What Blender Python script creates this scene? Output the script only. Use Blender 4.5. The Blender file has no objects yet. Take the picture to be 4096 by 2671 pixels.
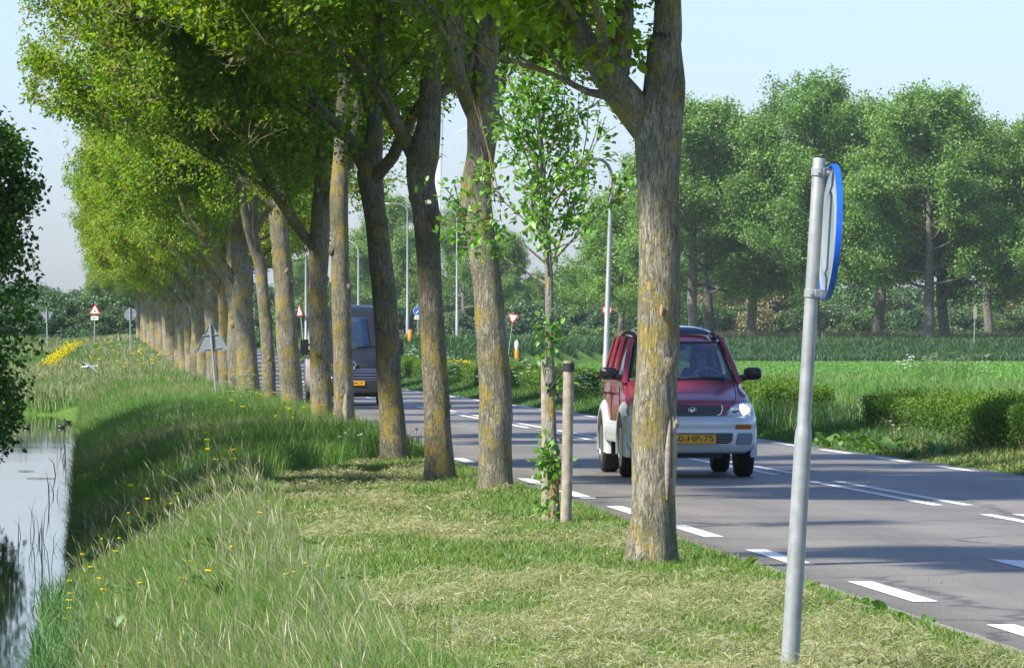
import bpy, bmesh, math, random
import numpy as np
from mathutils import Vector, Matrix

S = bpy.context.scene
COL = S.collection
PI = math.pi
R = math.radians

# ------------------------------------------------------------------ helpers
def tag(o, label=None, cat=None, group=None, kind=None):
    if label: o['label'] = label
    if cat: o['category'] = cat
    if group: o['group'] = group
    if kind: o['kind'] = kind
    return o

def empty(name, loc=(0, 0, 0), rz=0.0, parent=None):
    o = bpy.data.objects.new(name, None)
    COL.objects.link(o)
    o.location = loc
    o.rotation_euler = (0, 0, rz)
    o.empty_display_size = 0.2
    if parent: o.parent = parent
    return o

def obj(name, me, parent=None, loc=None):
    o = bpy.data.objects.new(name, me)
    COL.objects.link(o)
    if parent: o.parent = parent
    if loc is not None: o.location = loc
    return o

def copy_tree(o, parent=None):
    c = o.copy()
    COL.objects.link(c)
    if parent: c.parent = parent
    for ch in list(o.children):
        copy_tree(ch, c)
    return c

def mesh_np(name, v, quads=None, tris=None, mat=None, cols=None, smooth=False):
    """mesh out of numpy arrays"""
    me = bpy.data.meshes.new(name)
    v = np.asarray(v, dtype=np.float32)
    me.vertices.add(len(v))
    me.vertices.foreach_set('co', v.ravel())
    nq = 0 if quads is None else len(quads)
    nt = 0 if tris is None else len(tris)
    idx = []
    if nq: idx.append(np.asarray(quads, dtype=np.int32).ravel())
    if nt: idx.append(np.asarray(tris, dtype=np.int32).ravel())
    idx = np.concatenate(idx)
    tot = np.concatenate([np.full(nq, 4, np.int32), np.full(nt, 3, np.int32)])
    start = np.concatenate([[0], np.cumsum(tot)[:-1]]).astype(np.int32)
    me.loops.add(len(idx))
    me.loops.foreach_set('vertex_index', idx)
    me.polygons.add(len(tot))
    me.polygons.foreach_set('loop_start', start)
    me.polygons.foreach_set('loop_total', tot)
    if smooth:
        me.polygons.foreach_set('use_smooth', np.ones(len(tot), dtype=bool))
    if cols is not None:
        a = me.color_attributes.new('Col', 'FLOAT_COLOR', 'POINT')
        c = np.ones((len(v), 4), np.float32)
        c[:, :3] = cols
        a.data.foreach_set('color', c.ravel())
    me.update(calc_edges=True)
    if mat: me.materials.append(mat)
    return me

class MB:
    """collects shapes, then makes ONE mesh object"""
    def __init__(s): s.v = []; s.f = []
    def add(s, v, f):
        n = len(s.v)
        s.v += [tuple(p) for p in v]
        s.f += [tuple(i + n for i in q) for q in f]
        return s
    def box(s, x0, x1, y0, y1, z0, z1, M=None):
        v = [(x, y, z) for z in (z0, z1) for y in (y0, y1) for x in (x0, x1)]
        if M: v = [M @ Vector(p) for p in v]
        return s.add(v, [(0, 2, 3, 1), (4, 5, 7, 6), (0, 1, 5, 4), (2, 6, 7, 3), (0, 4, 6, 2), (1, 3, 7, 5)])
    def tube(s, pts, rad, n=12, cap=True):
        pts = [Vector(p) for p in pts]
        if not hasattr(rad, '__len__'): rad = [rad] * len(pts)
        v = []; f = []
        ref = None
        for i, p in enumerate(pts):
            t = (pts[min(i + 1, len(pts) - 1)] - pts[max(i - 1, 0)]).normalized()
            if ref is None:
                ref = t.orthogonal().normalized()
            ref = (ref - t * ref.dot(t)).normalized()
            b = t.cross(ref)
            for k in range(n):
                a = 2 * PI * k / n
                v.append(p + (ref * math.cos(a) + b * math.sin(a)) * rad[i])
        for i in range(len(pts) - 1):
            for k in range(n):
                f.append((i * n + k, i * n + (k + 1) % n, (i + 1) * n + (k + 1) % n, (i + 1) * n + k))
        if cap:
            f.append(tuple(range(n))[::-1])
            f.append(tuple((len(pts) - 1) * n + k for k in range(n)))
        return s.add(v, f)
    def lathe(s, prof, n=24, M=None, axis='z'):
        v = []; f = []
        for (r, h) in prof:
            for k in range(n):
                a = 2 * PI * k / n
                p = (r * math.cos(a), r * math.sin(a), h)
                if axis == 'x': p = (h, r * math.cos(a), r * math.sin(a))
                if axis == 'y': p = (r * math.sin(a), h, r * math.cos(a))
                v.append(p)
        m = len(prof)
        for i in range(m - 1):
            for k in range(n):
                f.append((i * n + k, i * n + (k + 1) % n, (i + 1) * n + (k + 1) % n, (i + 1) * n + k))
        f.append(tuple(range(n))[::-1]); f.append(tuple((m - 1) * n + k for k in range(n)))
        if M: v = [M @ Vector(p) for p in v]
        return s.add(v, f)
    def grid(s, P, closed_u=False):
        """P: rows of points"""
        nr = len(P); nc = len(P[0]); v = [p for r in P for p in r]; f = []
        for i in range(nr - 1):
            for j in range(nc if closed_u else nc - 1):
                k = (j + 1) % nc
                f.append((i * nc + j, i * nc + k, (i + 1) * nc + k, (i + 1) * nc + j))
        return s.add(v, f)
    def prism(s, poly, d, M=None):
        """polygon in xz extruded along y by d"""
        n = len(poly)
        v = [(x, 0, z) for x, z in poly] + [(x, d, z) for x, z in poly]
        if M: v = [M @ Vector(p) for p in v]
        f = [tuple(range(n)), tuple(range(2 * n - 1, n - 1, -1))]
        f += [(i, i + n, (i + 1) % n + n, (i + 1) % n) for i in range(n)]
        return s.add(v, f)
    def ball(s, c, r, nu=14, nv=9):
        c = Vector(c)
        if not hasattr(r, '__len__'): r = (r, r, r)
        P = []
        for i in range(nv + 1):
            t = PI * i / nv
            P.append([(c.x + r[0] * math.sin(t) * math.cos(2 * PI * k / nu), c.y + r[1] * math.sin(t) * math.sin(2 * PI * k / nu), c.z + r[2] * math.cos(t)) for k in range(nu)])
        return s.grid(P, True)
    def build(s, name, mat, parent=None, smooth=True, bevel=0.0, solid=0.0, sub=0, ang=35):
        me = bpy.data.meshes.new(name)
        me.from_pydata([tuple(p) for p in s.v], [], s.f)
        bm = bmesh.new(); bm.from_mesh(me)
        bmesh.ops.remove_doubles(bm, verts=bm.verts, dist=1e-5)
        bmesh.ops.recalc_face_normals(bm, faces=bm.faces)
        bm.to_mesh(me); bm.free()
        if mat: me.materials.append(mat)
        o = obj(name, me, parent)
        if solid:
            m = o.modifiers.new('solid', 'SOLIDIFY'); m.thickness = solid; m.offset = 0
        if bevel:
            m = o.modifiers.new('bevel', 'BEVEL'); m.width = bevel; m.segments = 2; m.limit_method = 'ANGLE'
        if sub:
            m = o.modifiers.new('sub', 'SUBSURF'); m.levels = sub; m.render_levels = sub
        if smooth:
            for p in me.polygons: p.use_smooth = True
            if not sub:
                try: me.set_sharp_from_angle(angle=R(ang))
                except Exception: pass
        return o

def text_obj(name, txt, size, mat, parent, M, depth=0.004, align='CENTER', width=None):
    cu = bpy.data.curves.new(name, 'FONT')
    cu.body = txt; cu.size = size; cu.extrude = depth; cu.align_x = align; cu.align_y = 'CENTER'
    t = bpy.data.objects.new(name, cu); COL.objects.link(t)
    bpy.context.view_layer.update()
    me = bpy.data.meshes.new_from_object(t.evaluated_get(bpy.context.evaluated_depsgraph_get()))
    COL.objects.unlink(t); bpy.data.objects.remove(t)
    if width:
        xs = [v.co.x for v in me.vertices]
        k = width / (max(xs) - min(xs))
        for v in me.vertices: v.co.x *= k
    me.materials.clear(); me.materials.append(mat); me.name = name
    o = obj(name, me, parent); o.matrix_local = M
    return o

# value noise, vectorised
def _h(ix, iy, iz, seed):
    n = (ix * 374761393 + iy * 668265263 + iz * 2147483647 + seed * 1274126177) & 0xffffffff
    n = ((n ^ (n >> 13)) * 1274126177) & 0xffffffff
    n = (n ^ (n >> 16)) & 0xffffffff
    return n / 4294967295.0
def vnoise(p, seed=0):
    p = np.asarray(p, float)
    if p.shape[1] == 2: p = np.column_stack([p, np.zeros(len(p))])
    i = np.floor(p).astype(np.int64); f = p - i; f = f * f * (3 - 2 * f)
    r = 0
    for dx in (0, 1):
        for dy in (0, 1):
            for dz in (0, 1):
                w = (f[:, 0] if dx else 1 - f[:, 0]) * (f[:, 1] if dy else 1 - f[:, 1]) * (f[:, 2] if dz else 1 - f[:, 2])
                r = r + w * _h(i[:, 0] + dx, i[:, 1] + dy, i[:, 2] + dz, seed)
    return r
def fbm(p, seed=0, o=3):
    r = 0; a = .5; t = 0; p = np.asarray(p, float)
    for k in range(o):
        r = r + a * vnoise(p * 2 ** k, seed + k); t += a; a *= .5
    return r / t
def sstep(a, b, x):
    t = np.clip((np.asarray(x, float) - a) / (b - a), 0, 1)
    return t * t * (3 - 2 * t)

# ------------------------------------------------------------------ materials
def newmat(name):
    m = bpy.data.materials.new(name); m.use_nodes = True
    nt = m.node_tree; b = nt.nodes['Principled BSDF']
    return m, nt, b
def N(nt, t, **k):
    n = nt.nodes.new(t)
    for a, v in k.items():
        if a.startswith('i_'):
            key = a[2:]
            key = int(key) if key.isdigit() else key.replace('_', ' ')
            n.inputs[key].default_value = v
        else: setattr(n, a, v)
    return n
def L(nt, a, b): nt.links.new(a, b)
def ramp(nt, fac, stops):
    r = nt.nodes.new('ShaderNodeValToRGB')
    e = r.color_ramp.elements
    while len(e) < len(stops): e.new(.5)
    for k, (p, c) in enumerate(stops):
        e[k].position = p; e[k].color = (*c, 1)
    L(nt, fac, r.inputs[0]); return r.outputs[0]
def mixc(nt, fac, a, b, mode='MIX'):
    m = nt.nodes.new('ShaderNodeMix'); m.data_type = 'RGBA'; m.blend_type = mode
    if isinstance(fac, (int, float)): m.inputs[0].default_value = fac
    else: L(nt, fac, m.inputs[0])
    for x, i in ((a, 6), (b, 7)):
        if isinstance(x, tuple): m.inputs[i].default_value = (*x, 1)
        else: L(nt, x, m.inputs[i])
    return m.outputs[2]

def plain(name, c, rough=.5, metal=0, noise=.12, nscale=30, bump=0.0, coat=0, spec=.5):
    m, nt, b = newmat(name)
    tc = N(nt, 'ShaderNodeTexCoord')
    n = N(nt, 'ShaderNodeTexNoise', i_Scale=nscale, i_Detail=4.0); L(nt, tc.outputs['Object'], n.inputs['Vector'])
    lo = tuple(x * (1 - noise) for x in c); hi = tuple(min(1, x * (1 + noise)) for x in c)
    L(nt, ramp(nt, n.outputs['Fac'], [(.3, lo), (.7, hi)]), b.inputs['Base Color'])
    b.inputs['Roughness'].default_value = rough; b.inputs['Metallic'].default_value = metal
    b.inputs['Coat Weight'].default_value = coat; b.inputs['Coat Roughness'].default_value = .04
    b.inputs['Specular IOR Level'].default_value = spec
    if bump:
        bp = N(nt, 'ShaderNodeBump', i_Strength=bump, i_Distance=.01); L(nt, n.outputs['Fac'], bp.inputs['Height']); L(nt, bp.outputs[0], b.inputs['Normal'])
    return m

def foliage(name, trans=.4, rough=.45, gloss=.06, huevar=.0, tint=None):
    """leaves and grass: colour per leaf from the mesh, light comes through"""
    m, nt, b = newmat(name); nt.nodes.remove(b)
    at = N(nt, 'ShaderNodeAttribute', attribute_name='Col')
    c = at.outputs['Color']
    if huevar:
        oi = N(nt, 'ShaderNodeObjectInfo')
        c = mixc(nt, 1.0, c, ramp(nt, oi.outputs['Random'], [(0, (1 - huevar, 1 - huevar * .4, 1)), (.5, (1, 1, 1)), (1, (1 + huevar, 1 + huevar * .5, .9))]), 'MULTIPLY')
    d = N(nt, 'ShaderNodeBsdfDiffuse'); t = N(nt, 'ShaderNodeBsdfTranslucent'); g = N(nt, 'ShaderNodeBsdfGlossy', i_Roughness=rough)
    L(nt, c, d.inputs[0])
    L(nt, mixc(nt, 1.0, c, (1.15, 1.2, .55), 'MULTIPLY'), t.inputs[0])
    g.inputs[0].default_value = (.9, .95, 1, 1)
    m1 = N(nt, 'ShaderNodeMixShader', i_0=trans); L(nt, d.outputs[0], m1.inputs[1]); L(nt, t.outputs[0], m1.inputs[2])
    m2 = N(nt, 'ShaderNodeMixShader', i_0=gloss); L(nt, m1.outputs[0], m2.inputs[1]); L(nt, g.outputs[0], m2.inputs[2])
    L(nt, m2.outputs[0], nt.nodes['Material Output'].inputs[0])
    return m

def bark_mat(name, base=((.085, .077, .056), (.42, .375, .28)), lichen=.66, scale=1.0, green=.55, lcol=((.27, .23, .07), (.38, .275, .045))):
    m, nt, b = newmat(name)
    tc = N(nt, 'ShaderNodeTexCoord')
    oi = N(nt, 'ShaderNodeObjectInfo')
    mul = N(nt, 'ShaderNodeMath', operation='MULTIPLY', i_1=37.0); L(nt, oi.outputs['Random'], mul.inputs[0])
    cx = N(nt, 'ShaderNodeCombineXYZ'); L(nt, mul.outputs[0], cx.inputs[2])
    ad = N(nt, 'ShaderNodeVectorMath', operation='ADD'); L(nt, tc.outputs['Object'], ad.inputs[0]); L(nt, cx.outputs[0], ad.inputs[1])
    mp = N(nt, 'ShaderNodeMapping'); mp.inputs['Scale'].default_value = (34 * scale, 34 * scale, 7 * scale); L(nt, ad.outputs[0], mp.inputs[0])
    rd = N(nt, 'ShaderNodeTexNoise', i_Scale=1.0, i_Detail=6.0, i_Roughness=.62, i_Distortion=1.2); L(nt, mp.outputs[0], rd.inputs['Vector'])
    vo = N(nt, 'ShaderNodeTexVoronoi', feature='DISTANCE_TO_EDGE', i_Scale=.55); L(nt, mp.outputs[0], vo.inputs['Vector'])
    sb = N(nt, 'ShaderNodeMath', operation='SUBTRACT', i_1=.5); L(nt, rd.outputs['Fac'], sb.inputs[0])
    ab = N(nt, 'ShaderNodeMath', operation='ABSOLUTE'); L(nt, sb.outputs[0], ab.inputs[0])
    r1 = ramp(nt, ab.outputs[0], [(.0, (0, 0, 0)), (.07, (.6, .6, .6)), (.2, (1, 1, 1))])
    fine = N(nt, 'ShaderNodeTexNoise', i_Scale=2.6, i_Detail=5.0); L(nt, mp.outputs[0], fine.inputs['Vector'])
    h0 = N(nt, 'ShaderNodeMath', operation='MULTIPLY_ADD', i_1=.8); L(nt, r1, h0.inputs[0])
    vr = ramp(nt, vo.outputs['Distance'], [(.0, (.15, .15, .15)), (.22, (.45, .45, .45))]); L(nt, vr, h0.inputs[2])
    h = N(nt, 'ShaderNodeMath', operation='ADD'); L(nt, h0.outputs[0], h.inputs[0]); L(nt, fine.outputs['Fac'], h.inputs[1])
    hs = N(nt, 'ShaderNodeMath', operation='MULTIPLY', i_1=.5); L(nt, h.outputs[0], hs.inputs[0])
    col = ramp(nt, hs.outputs[0], [(.30, base[0]), (.55, tuple((a + c) / 2 for a, c in zip(*base))), (.9, base[1])])
    # green algae film
    n2 = N(nt, 'ShaderNodeTexNoise', i_Scale=2.2, i_Detail=3.0); L(nt, ad.outputs[0], n2.inputs['Vector'])
    gm = N(nt, 'ShaderNodeMath', operation='MULTIPLY', i_1=green); L(nt, ramp(nt, n2.outputs['Fac'], [(.4, (0, 0, 0)), (.65, (1, 1, 1))]), gm.inputs[0])
    col = mixc(nt, gm.outputs[0], col, (.085, .095, .035))
    # lichen crusts: patches broken up by a fine noise
    n3 = N(nt, 'ShaderNodeTexNoise', i_Scale=3.6, i_Detail=2.0); L(nt, ad.outputs[0], n3.inputs['Vector'])
    n4 = N(nt, 'ShaderNodeTexNoise', i_Scale=42.0, i_Detail=6.0, i_Roughness=.75); L(nt, ad.outputs[0], n4.inputs['Vector'])
    sm = N(nt, 'ShaderNodeMath', operation='ADD'); L(nt, n3.outputs['Fac'], sm.inputs[0]); L(nt, n4.outputs['Fac'], sm.inputs[1])
    lm = ramp(nt, sm.outputs[0], [(.62 - lichen * .14, (0, 0, 0)), (.70 - lichen * .14, (1, 1, 1))])
    sm2 = N(nt, 'ShaderNodeMath', operation='MULTIPLY', i_1=.5); L(nt, sm.outputs[0], sm2.inputs[0])
    lm = ramp(nt, sm2.outputs[0], [(.60 - lichen * .12, (0, 0, 0)), (.635 - lichen * .12, (1, 1, 1))])
    lf = N(nt, 'ShaderNodeMath', operation='MULTIPLY'); L(nt, lm, lf.inputs[0]); L(nt, ramp(nt, hs.outputs[0], [(.3, (.4, .4, .4)), (.6, (.9, .9, .9))]), lf.inputs[1])
    col = mixc(nt, lf.outputs[0], col, ramp(nt, n4.outputs['Fac'], [(.35, lcol[0]), (.65, lcol[1])]))
    L(nt, col, b.inputs['Base Color'])
    b.inputs['Roughness'].default_value = .9; b.inputs['Specular IOR Level'].default_value = .2
    bp = N(nt, 'ShaderNodeBump', i_Strength=.9, i_Distance=.02); L(nt, hs.outputs[0], bp.inputs['Height']); L(nt, bp.outputs[0], b.inputs['Normal'])
    return m

M = {}
M['leaf'] = foliage('elm_leaf', .6, .5, .02, .12)
M['leaf2'] = foliage('sapling_leaf', .45, .5, .04)
M['leaf3'] = foliage('alder_leaf', .30, .5, .03)
M['poplar'] = foliage('poplar_leaf', .42, .6, .03, .08)
M['wood'] = foliage('wood_leaf', .3, .5, .04, .22)
M['grass'] = foliage('grass_blade', .42, .6, .03)
M['hedge'] = foliage('hedge_leaf', .35, .6, .02)
M['petal'] = foliage('petal', .3, .6, .0)
M['bark'] = bark_mat('elm_bark')
M['bark_or'] = bark_mat('elm_bark_orange', lichen=.8, lcol=((.28, .19, .03), (.38, .21, .018)))
M['bark_dk'] = bark_mat('elm_bark_dark', base=((.07, .064, .048), (.35, .31, .23)), lichen=.5)
M['bark_sap'] = bark_mat('sapling_bark', base=((.16, .14, .12), (.36, .33, .29)), lichen=.62, scale=.7, green=.1, lcol=((.33, .24, .03), (.42, .27, .02)))
M['bark_pop'] = bark_mat('poplar_bark', base=((.03, .027, .022), (.30, .28, .24)), lichen=.1, scale=.25)
M['stake'] = plain('stake_wood', (.30, .25, .185), .85, nscale=14, noise=.3, bump=.5)
M['fresh_wood'] = plain('fresh_wood', (.50, .27, .14), .8)
M['deadwood'] = plain('bare_wood', (.30, .25, .18), .85, nscale=25, noise=.3, bump=.4)
M['strap'] = plain('black_strap', (.02, .02, .021), .7)
M['galv'] = plain('galvanised_steel', (.33, .335, .32), .5, .35, .16, 16)
M['alu'] = plain('aluminium_plate', (.24, .27, .28), .55, .1, .06, 9)
M['blue'] = plain('sign_blue', (.012, .10, .55), .35)
M['red'] = plain('sign_red', (.60, .03, .02), .4)
M['white'] = plain('white_paint', (.78, .78, .76), .5, noise=.05)
M['offwhite'] = plain('turbine_white', (.72, .74, .75), .4, noise=.02)
M['orange'] = plain('bollard_amber', (.75, .27, .01), .45)
M['black'] = plain('black_plastic', (.012, .012, .013), .38, noise=.2, nscale=60)
M['rubber'] = plain('tyre_rubber', (.012, .012, .012), .75, noise=.3, nscale=40, bump=.3)
M['chrome'] = plain('chrome', (.75, .76, .78), .12, 1.0, .02)
M['rim'] = plain('alloy_rim', (.45, .46, .47), .3, .9, .05)
M['maroon'] = plain('maroon_paint', (.28, .030, .052), .34, .2, .05, 6, coat=.6)
M['silver'] = plain('silver_cladding', (.62, .64, .65), .33, .3, .05, 8, coat=.3)
M['navy'] = plain('van_paint', (.011, .012, .014), .42, .0, .05, 6, coat=.2)
M['plate'] = plain('plate_yellow', (.80, .40, .008), .45, noise=.03)
M['ink'] = plain('plate_black', (.01, .01, .01), .6)
M['amberlens'] = plain('amber_lens', (.55, .12, .005), .15, noise=.2, nscale=120)
M['dark'] = plain('dark_trim', (.02, .021, .023), .6)
M['interior'] = plain('car_interior', (.07, .075, .08), .8)
M['vent'] = plain('grey_vent', (.20, .22, .24), .6, noise=.1)
M['skin'] = plain('skin', (.50, .28, .20), .55, noise=.06)
M['hair'] = plain('dark_hair', (.018, .010, .008), .5, noise=.3, nscale=80)
M['shirt'] = plain('dark_shirt', (.05, .05, .07), .9)
M['stripe'] = plain('road_white', (.72, .72, .70), .7, noise=.07, nscale=9)
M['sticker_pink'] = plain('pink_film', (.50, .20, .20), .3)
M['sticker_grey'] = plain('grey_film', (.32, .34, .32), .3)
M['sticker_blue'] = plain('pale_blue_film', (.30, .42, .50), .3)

def glass(name, tint=(.55, .62, .6), refl=.18, trans=.8):
    m, nt, b = newmat(name); nt.nodes.remove(b)
    t = N(nt, 'ShaderNodeBsdfTransparent'); t.inputs[0].default_value = (*[x * trans for x in tint], 1)
    g = N(nt, 'ShaderNodeBsdfGlossy', i_Roughness=.03); g.inputs[0].default_value = (.9, .95, 1, 1)
    fr = N(nt, 'ShaderNodeLayerWeight', i_Blend=.35)
    mx = N(nt, 'ShaderNodeMath', operation='MULTIPLY_ADD', i_1=.6, i_2=refl); L(nt, fr.outputs['Fresnel'], mx.inputs[0])
    cl = N(nt, 'ShaderNodeClamp'); L(nt, mx.outputs[0], cl.inputs[0])
    ms = N(nt, 'ShaderNodeMixShader'); L(nt, cl.outputs[0], ms.inputs[0]); L(nt, t.outputs[0], ms.inputs[1]); L(nt, g.outputs[0], ms.inputs[2])
    L(nt, ms.outputs[0], nt.nodes['Material Output'].inputs[0])
    return m
M['glass'] = glass('windscreen_glass', (.85, .92, .9), .15, .95)
M['glass_dk'] = glass('tinted_glass', (.45, .5, .5), .16, .8)
M['glass_van'] = glass('van_glass', (.8, .85, .85), .06, .85)
M['sunroof'] = plain('sunroof_glass', (.02, .035, .07), .08, .2, coat=1.0)

def lamp_mat():
    m, nt, b = newmat('lit_headlamp')
    b.inputs['Base Color'].default_value = (.9, .9, .86, 1); b.inputs['Roughness'].default_value = .2
    b.inputs['Emission Color'].default_value = (1, .96, .86, 1); b.inputs['Emission Strength'].default_value = .9
    return m
M['lamp_on'] = lamp_mat()
M['lens'] = plain('lamp_lens', (.50, .51, .50), .10, .55, .35, 26, coat=.6)
# ------------------------------------------------------------------ the place
# camera at the origin of X,Y, 1.5 m above the road, looking along +Y through a 200 mm lens
HC = 1.5
F = 13222.0                        # focal length in pixels of a 2380 px wide picture
def P3(x, y, Z):                   # where a point seen at (x, y) stands when it is Z metres away
    return Vector(((x - 1190) * Z / F, Z, HC - (y - 800) * Z / F))
DIR = np.array([-.0747, .9972]); PER = np.array([.9972, .0747]); X0 = 3.79
def UV(u, v): return X0 + u * DIR[0] + v * PER[0], u * DIR[1] + v * PER[1]
def uv_of(X, Y):
    X = np.asarray(X, float) - X0; Y = np.asarray(Y, float)
    return X * DIR[0] + Y * DIR[1], X * PER[0] + Y * PER[1]
ROADROT = math.atan2(.0747, .9972)     # +Y of a thing placed with this turn runs along the road

VP = [-2000, -60, -9.5, -8.0, -7.2, -6.3, -5.6, -4.6, -3.9, -3.3, -2.5, -1.5, .5, .78, 6.95, 7.2, 9.5, 14, 60, 2000]
VZ = [-.15, -.15, -.1, -.08, -.2, -.68, -1.1, -1.1, -.64, -.36, -.06, .035, .035, -.03, -.03, .02, .0, -.08, -.08, -.08]
VZ2 = [-.15, -.15, -.1, -.1, -.12, -.2, -.25, -.25, -.2, -.14, -.06, .035, .035, -.03, -.03, .02, .0, -.08, -.08, -.08]
def yc(X): return 392 + 128 * sstep(-5, 14, X)
def gz(u, v, X=None, Y=None):
    u = np.asarray(u, float); v = np.asarray(v, float)
    if X is None: X, Y = UV(u, v)
    k = sstep(160, 175, u - np.clip(-(v + 4), 0, 3) * 1.5)
    z = np.interp(v, VP, VZ) * (1 - k) + np.interp(v, VP, VZ2) * k
    verge = ((v < .6) | (v > 7.2)) * sstep(0, .5, np.where(v < .6, .6 - v, v - 7.2))
    p = np.stack([X, Y], -1)
    sh = p.shape[:-1]
    z = z + verge * .09 * (fbm(p.reshape(-1, 2) * .9, 5, 2).reshape(sh) - .5)
    rise = 1.25 * sstep(185, 380, u) * (1 - sstep(9, 16, v))
    emb = 1.62 * sstep(-15, -1, Y - yc(X))
    return z + np.maximum(rise, emb)
def gxy(X, Y):
    u, v = uv_of(X, Y); return gz(u, v, np.asarray(X, float), np.asarray(Y, float))
def gat(X, Y): return float(gxy(np.array([X]), np.array([Y]))[0])

# --- ground: one sheet to the horizon
def ground():
    us = np.concatenate([np.arange(-60, 16, 6), np.arange(16, 80, .5), np.arange(80, 240, 1.5), np.arange(240, 560, 4), np.array([580, 620, 700, 800, 950, 1150, 1300])])
    vs = np.concatenate([[-420, -300, -200, -120, -80, -60], np.arange(-50, -12, 3), np.arange(-12, 12, .25), np.arange(12, 60, 2.5), [60, 70, 80, 100, 140, 200, 300, 420]])
    U, V = np.meshgrid(us, vs, indexing='ij')
    X, Y = UV(U, V)
    Zz = gz(U, V, X, Y)
    v = np.stack([X, Y, Zz], -1).reshape(-1, 3)
    a = np.arange(len(us) * len(vs)).reshape(len(us), len(vs))
    q = np.stack([a[:-1, :-1], a[:-1, 1:], a[1:, 1:], a[1:, :-1]], -1).reshape(-1, 4)[:, ::-1]
    m, nt, b = newmat('ground_turf')
    tc = N(nt, 'ShaderNodeTexCoord')
    n1 = N(nt, 'ShaderNodeTexNoise', i_Scale=.35, i_Detail=4.0); L(nt, tc.outputs['Object'], n1.inputs['Vector'])
    n2 = N(nt, 'ShaderNodeTexNoise', i_Scale=9.0, i_Detail=5.0); L(nt, tc.outputs['Object'], n2.inputs['Vector'])
    c1 = ramp(nt, n1.outputs['Fac'], [(.35, (.055, .12, .022)), (.65, (.10, .19, .035))])
    c2 = ramp(nt, n2.outputs['Fac'], [(.3, (.5, .55, .4)), (.7, (1.25, 1.2, 1.1))])
    L(nt, mixc(nt, 1.0, c1, c2, 'MULTIPLY'), b.inputs['Base Color'])
    b.inputs['Roughness'].default_value = 1; b.inputs['Specular IOR Level'].default_value = .1
    bp = N(nt, 'ShaderNodeBump', i_Strength=.6, i_Distance=.05); L(nt, n2.outputs['Fac'], bp.inputs['Height']); L(nt, bp.outputs[0], b.inputs['Normal'])
    o = obj('ground', mesh_np('ground', v, q, mat=m, smooth=True)); tag(o, kind='structure')
ground()

def strip(name, u0, u1, v0, v1, dz, mat, du=2.0, nv=2, parent=None, zfun=None, jit=0):
    us = np.linspace(u0, u1, max(2, int((u1 - u0) / du) + 1)); vs = np.linspace(v0, v1, nv)
    U, V = np.meshgrid(us, vs, indexing='ij')
    if jit:
        w = (fbm(np.stack([U.ravel() * 1.7, V.ravel()], -1), 3, 3).reshape(U.shape) - .5) * jit
        V = V + np.where((V == v0) | (V == v1), w, 0)
    X, Y = UV(U, V)
    Zz = zfun(U, V) if zfun else dz + 1.25 * sstep(185, 380, U)
    a = np.arange(U.size).reshape(U.shape)
    q = np.stack([a[:-1, :-1], a[:-1, 1:], a[1:, 1:], a[1:, :-1]], -1).reshape(-1, 4)[:, ::-1]
    return obj(name, mesh_np(name, np.stack([X, Y, Zz], -1).reshape(-1, 3), q, mat=mat), parent)

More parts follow.
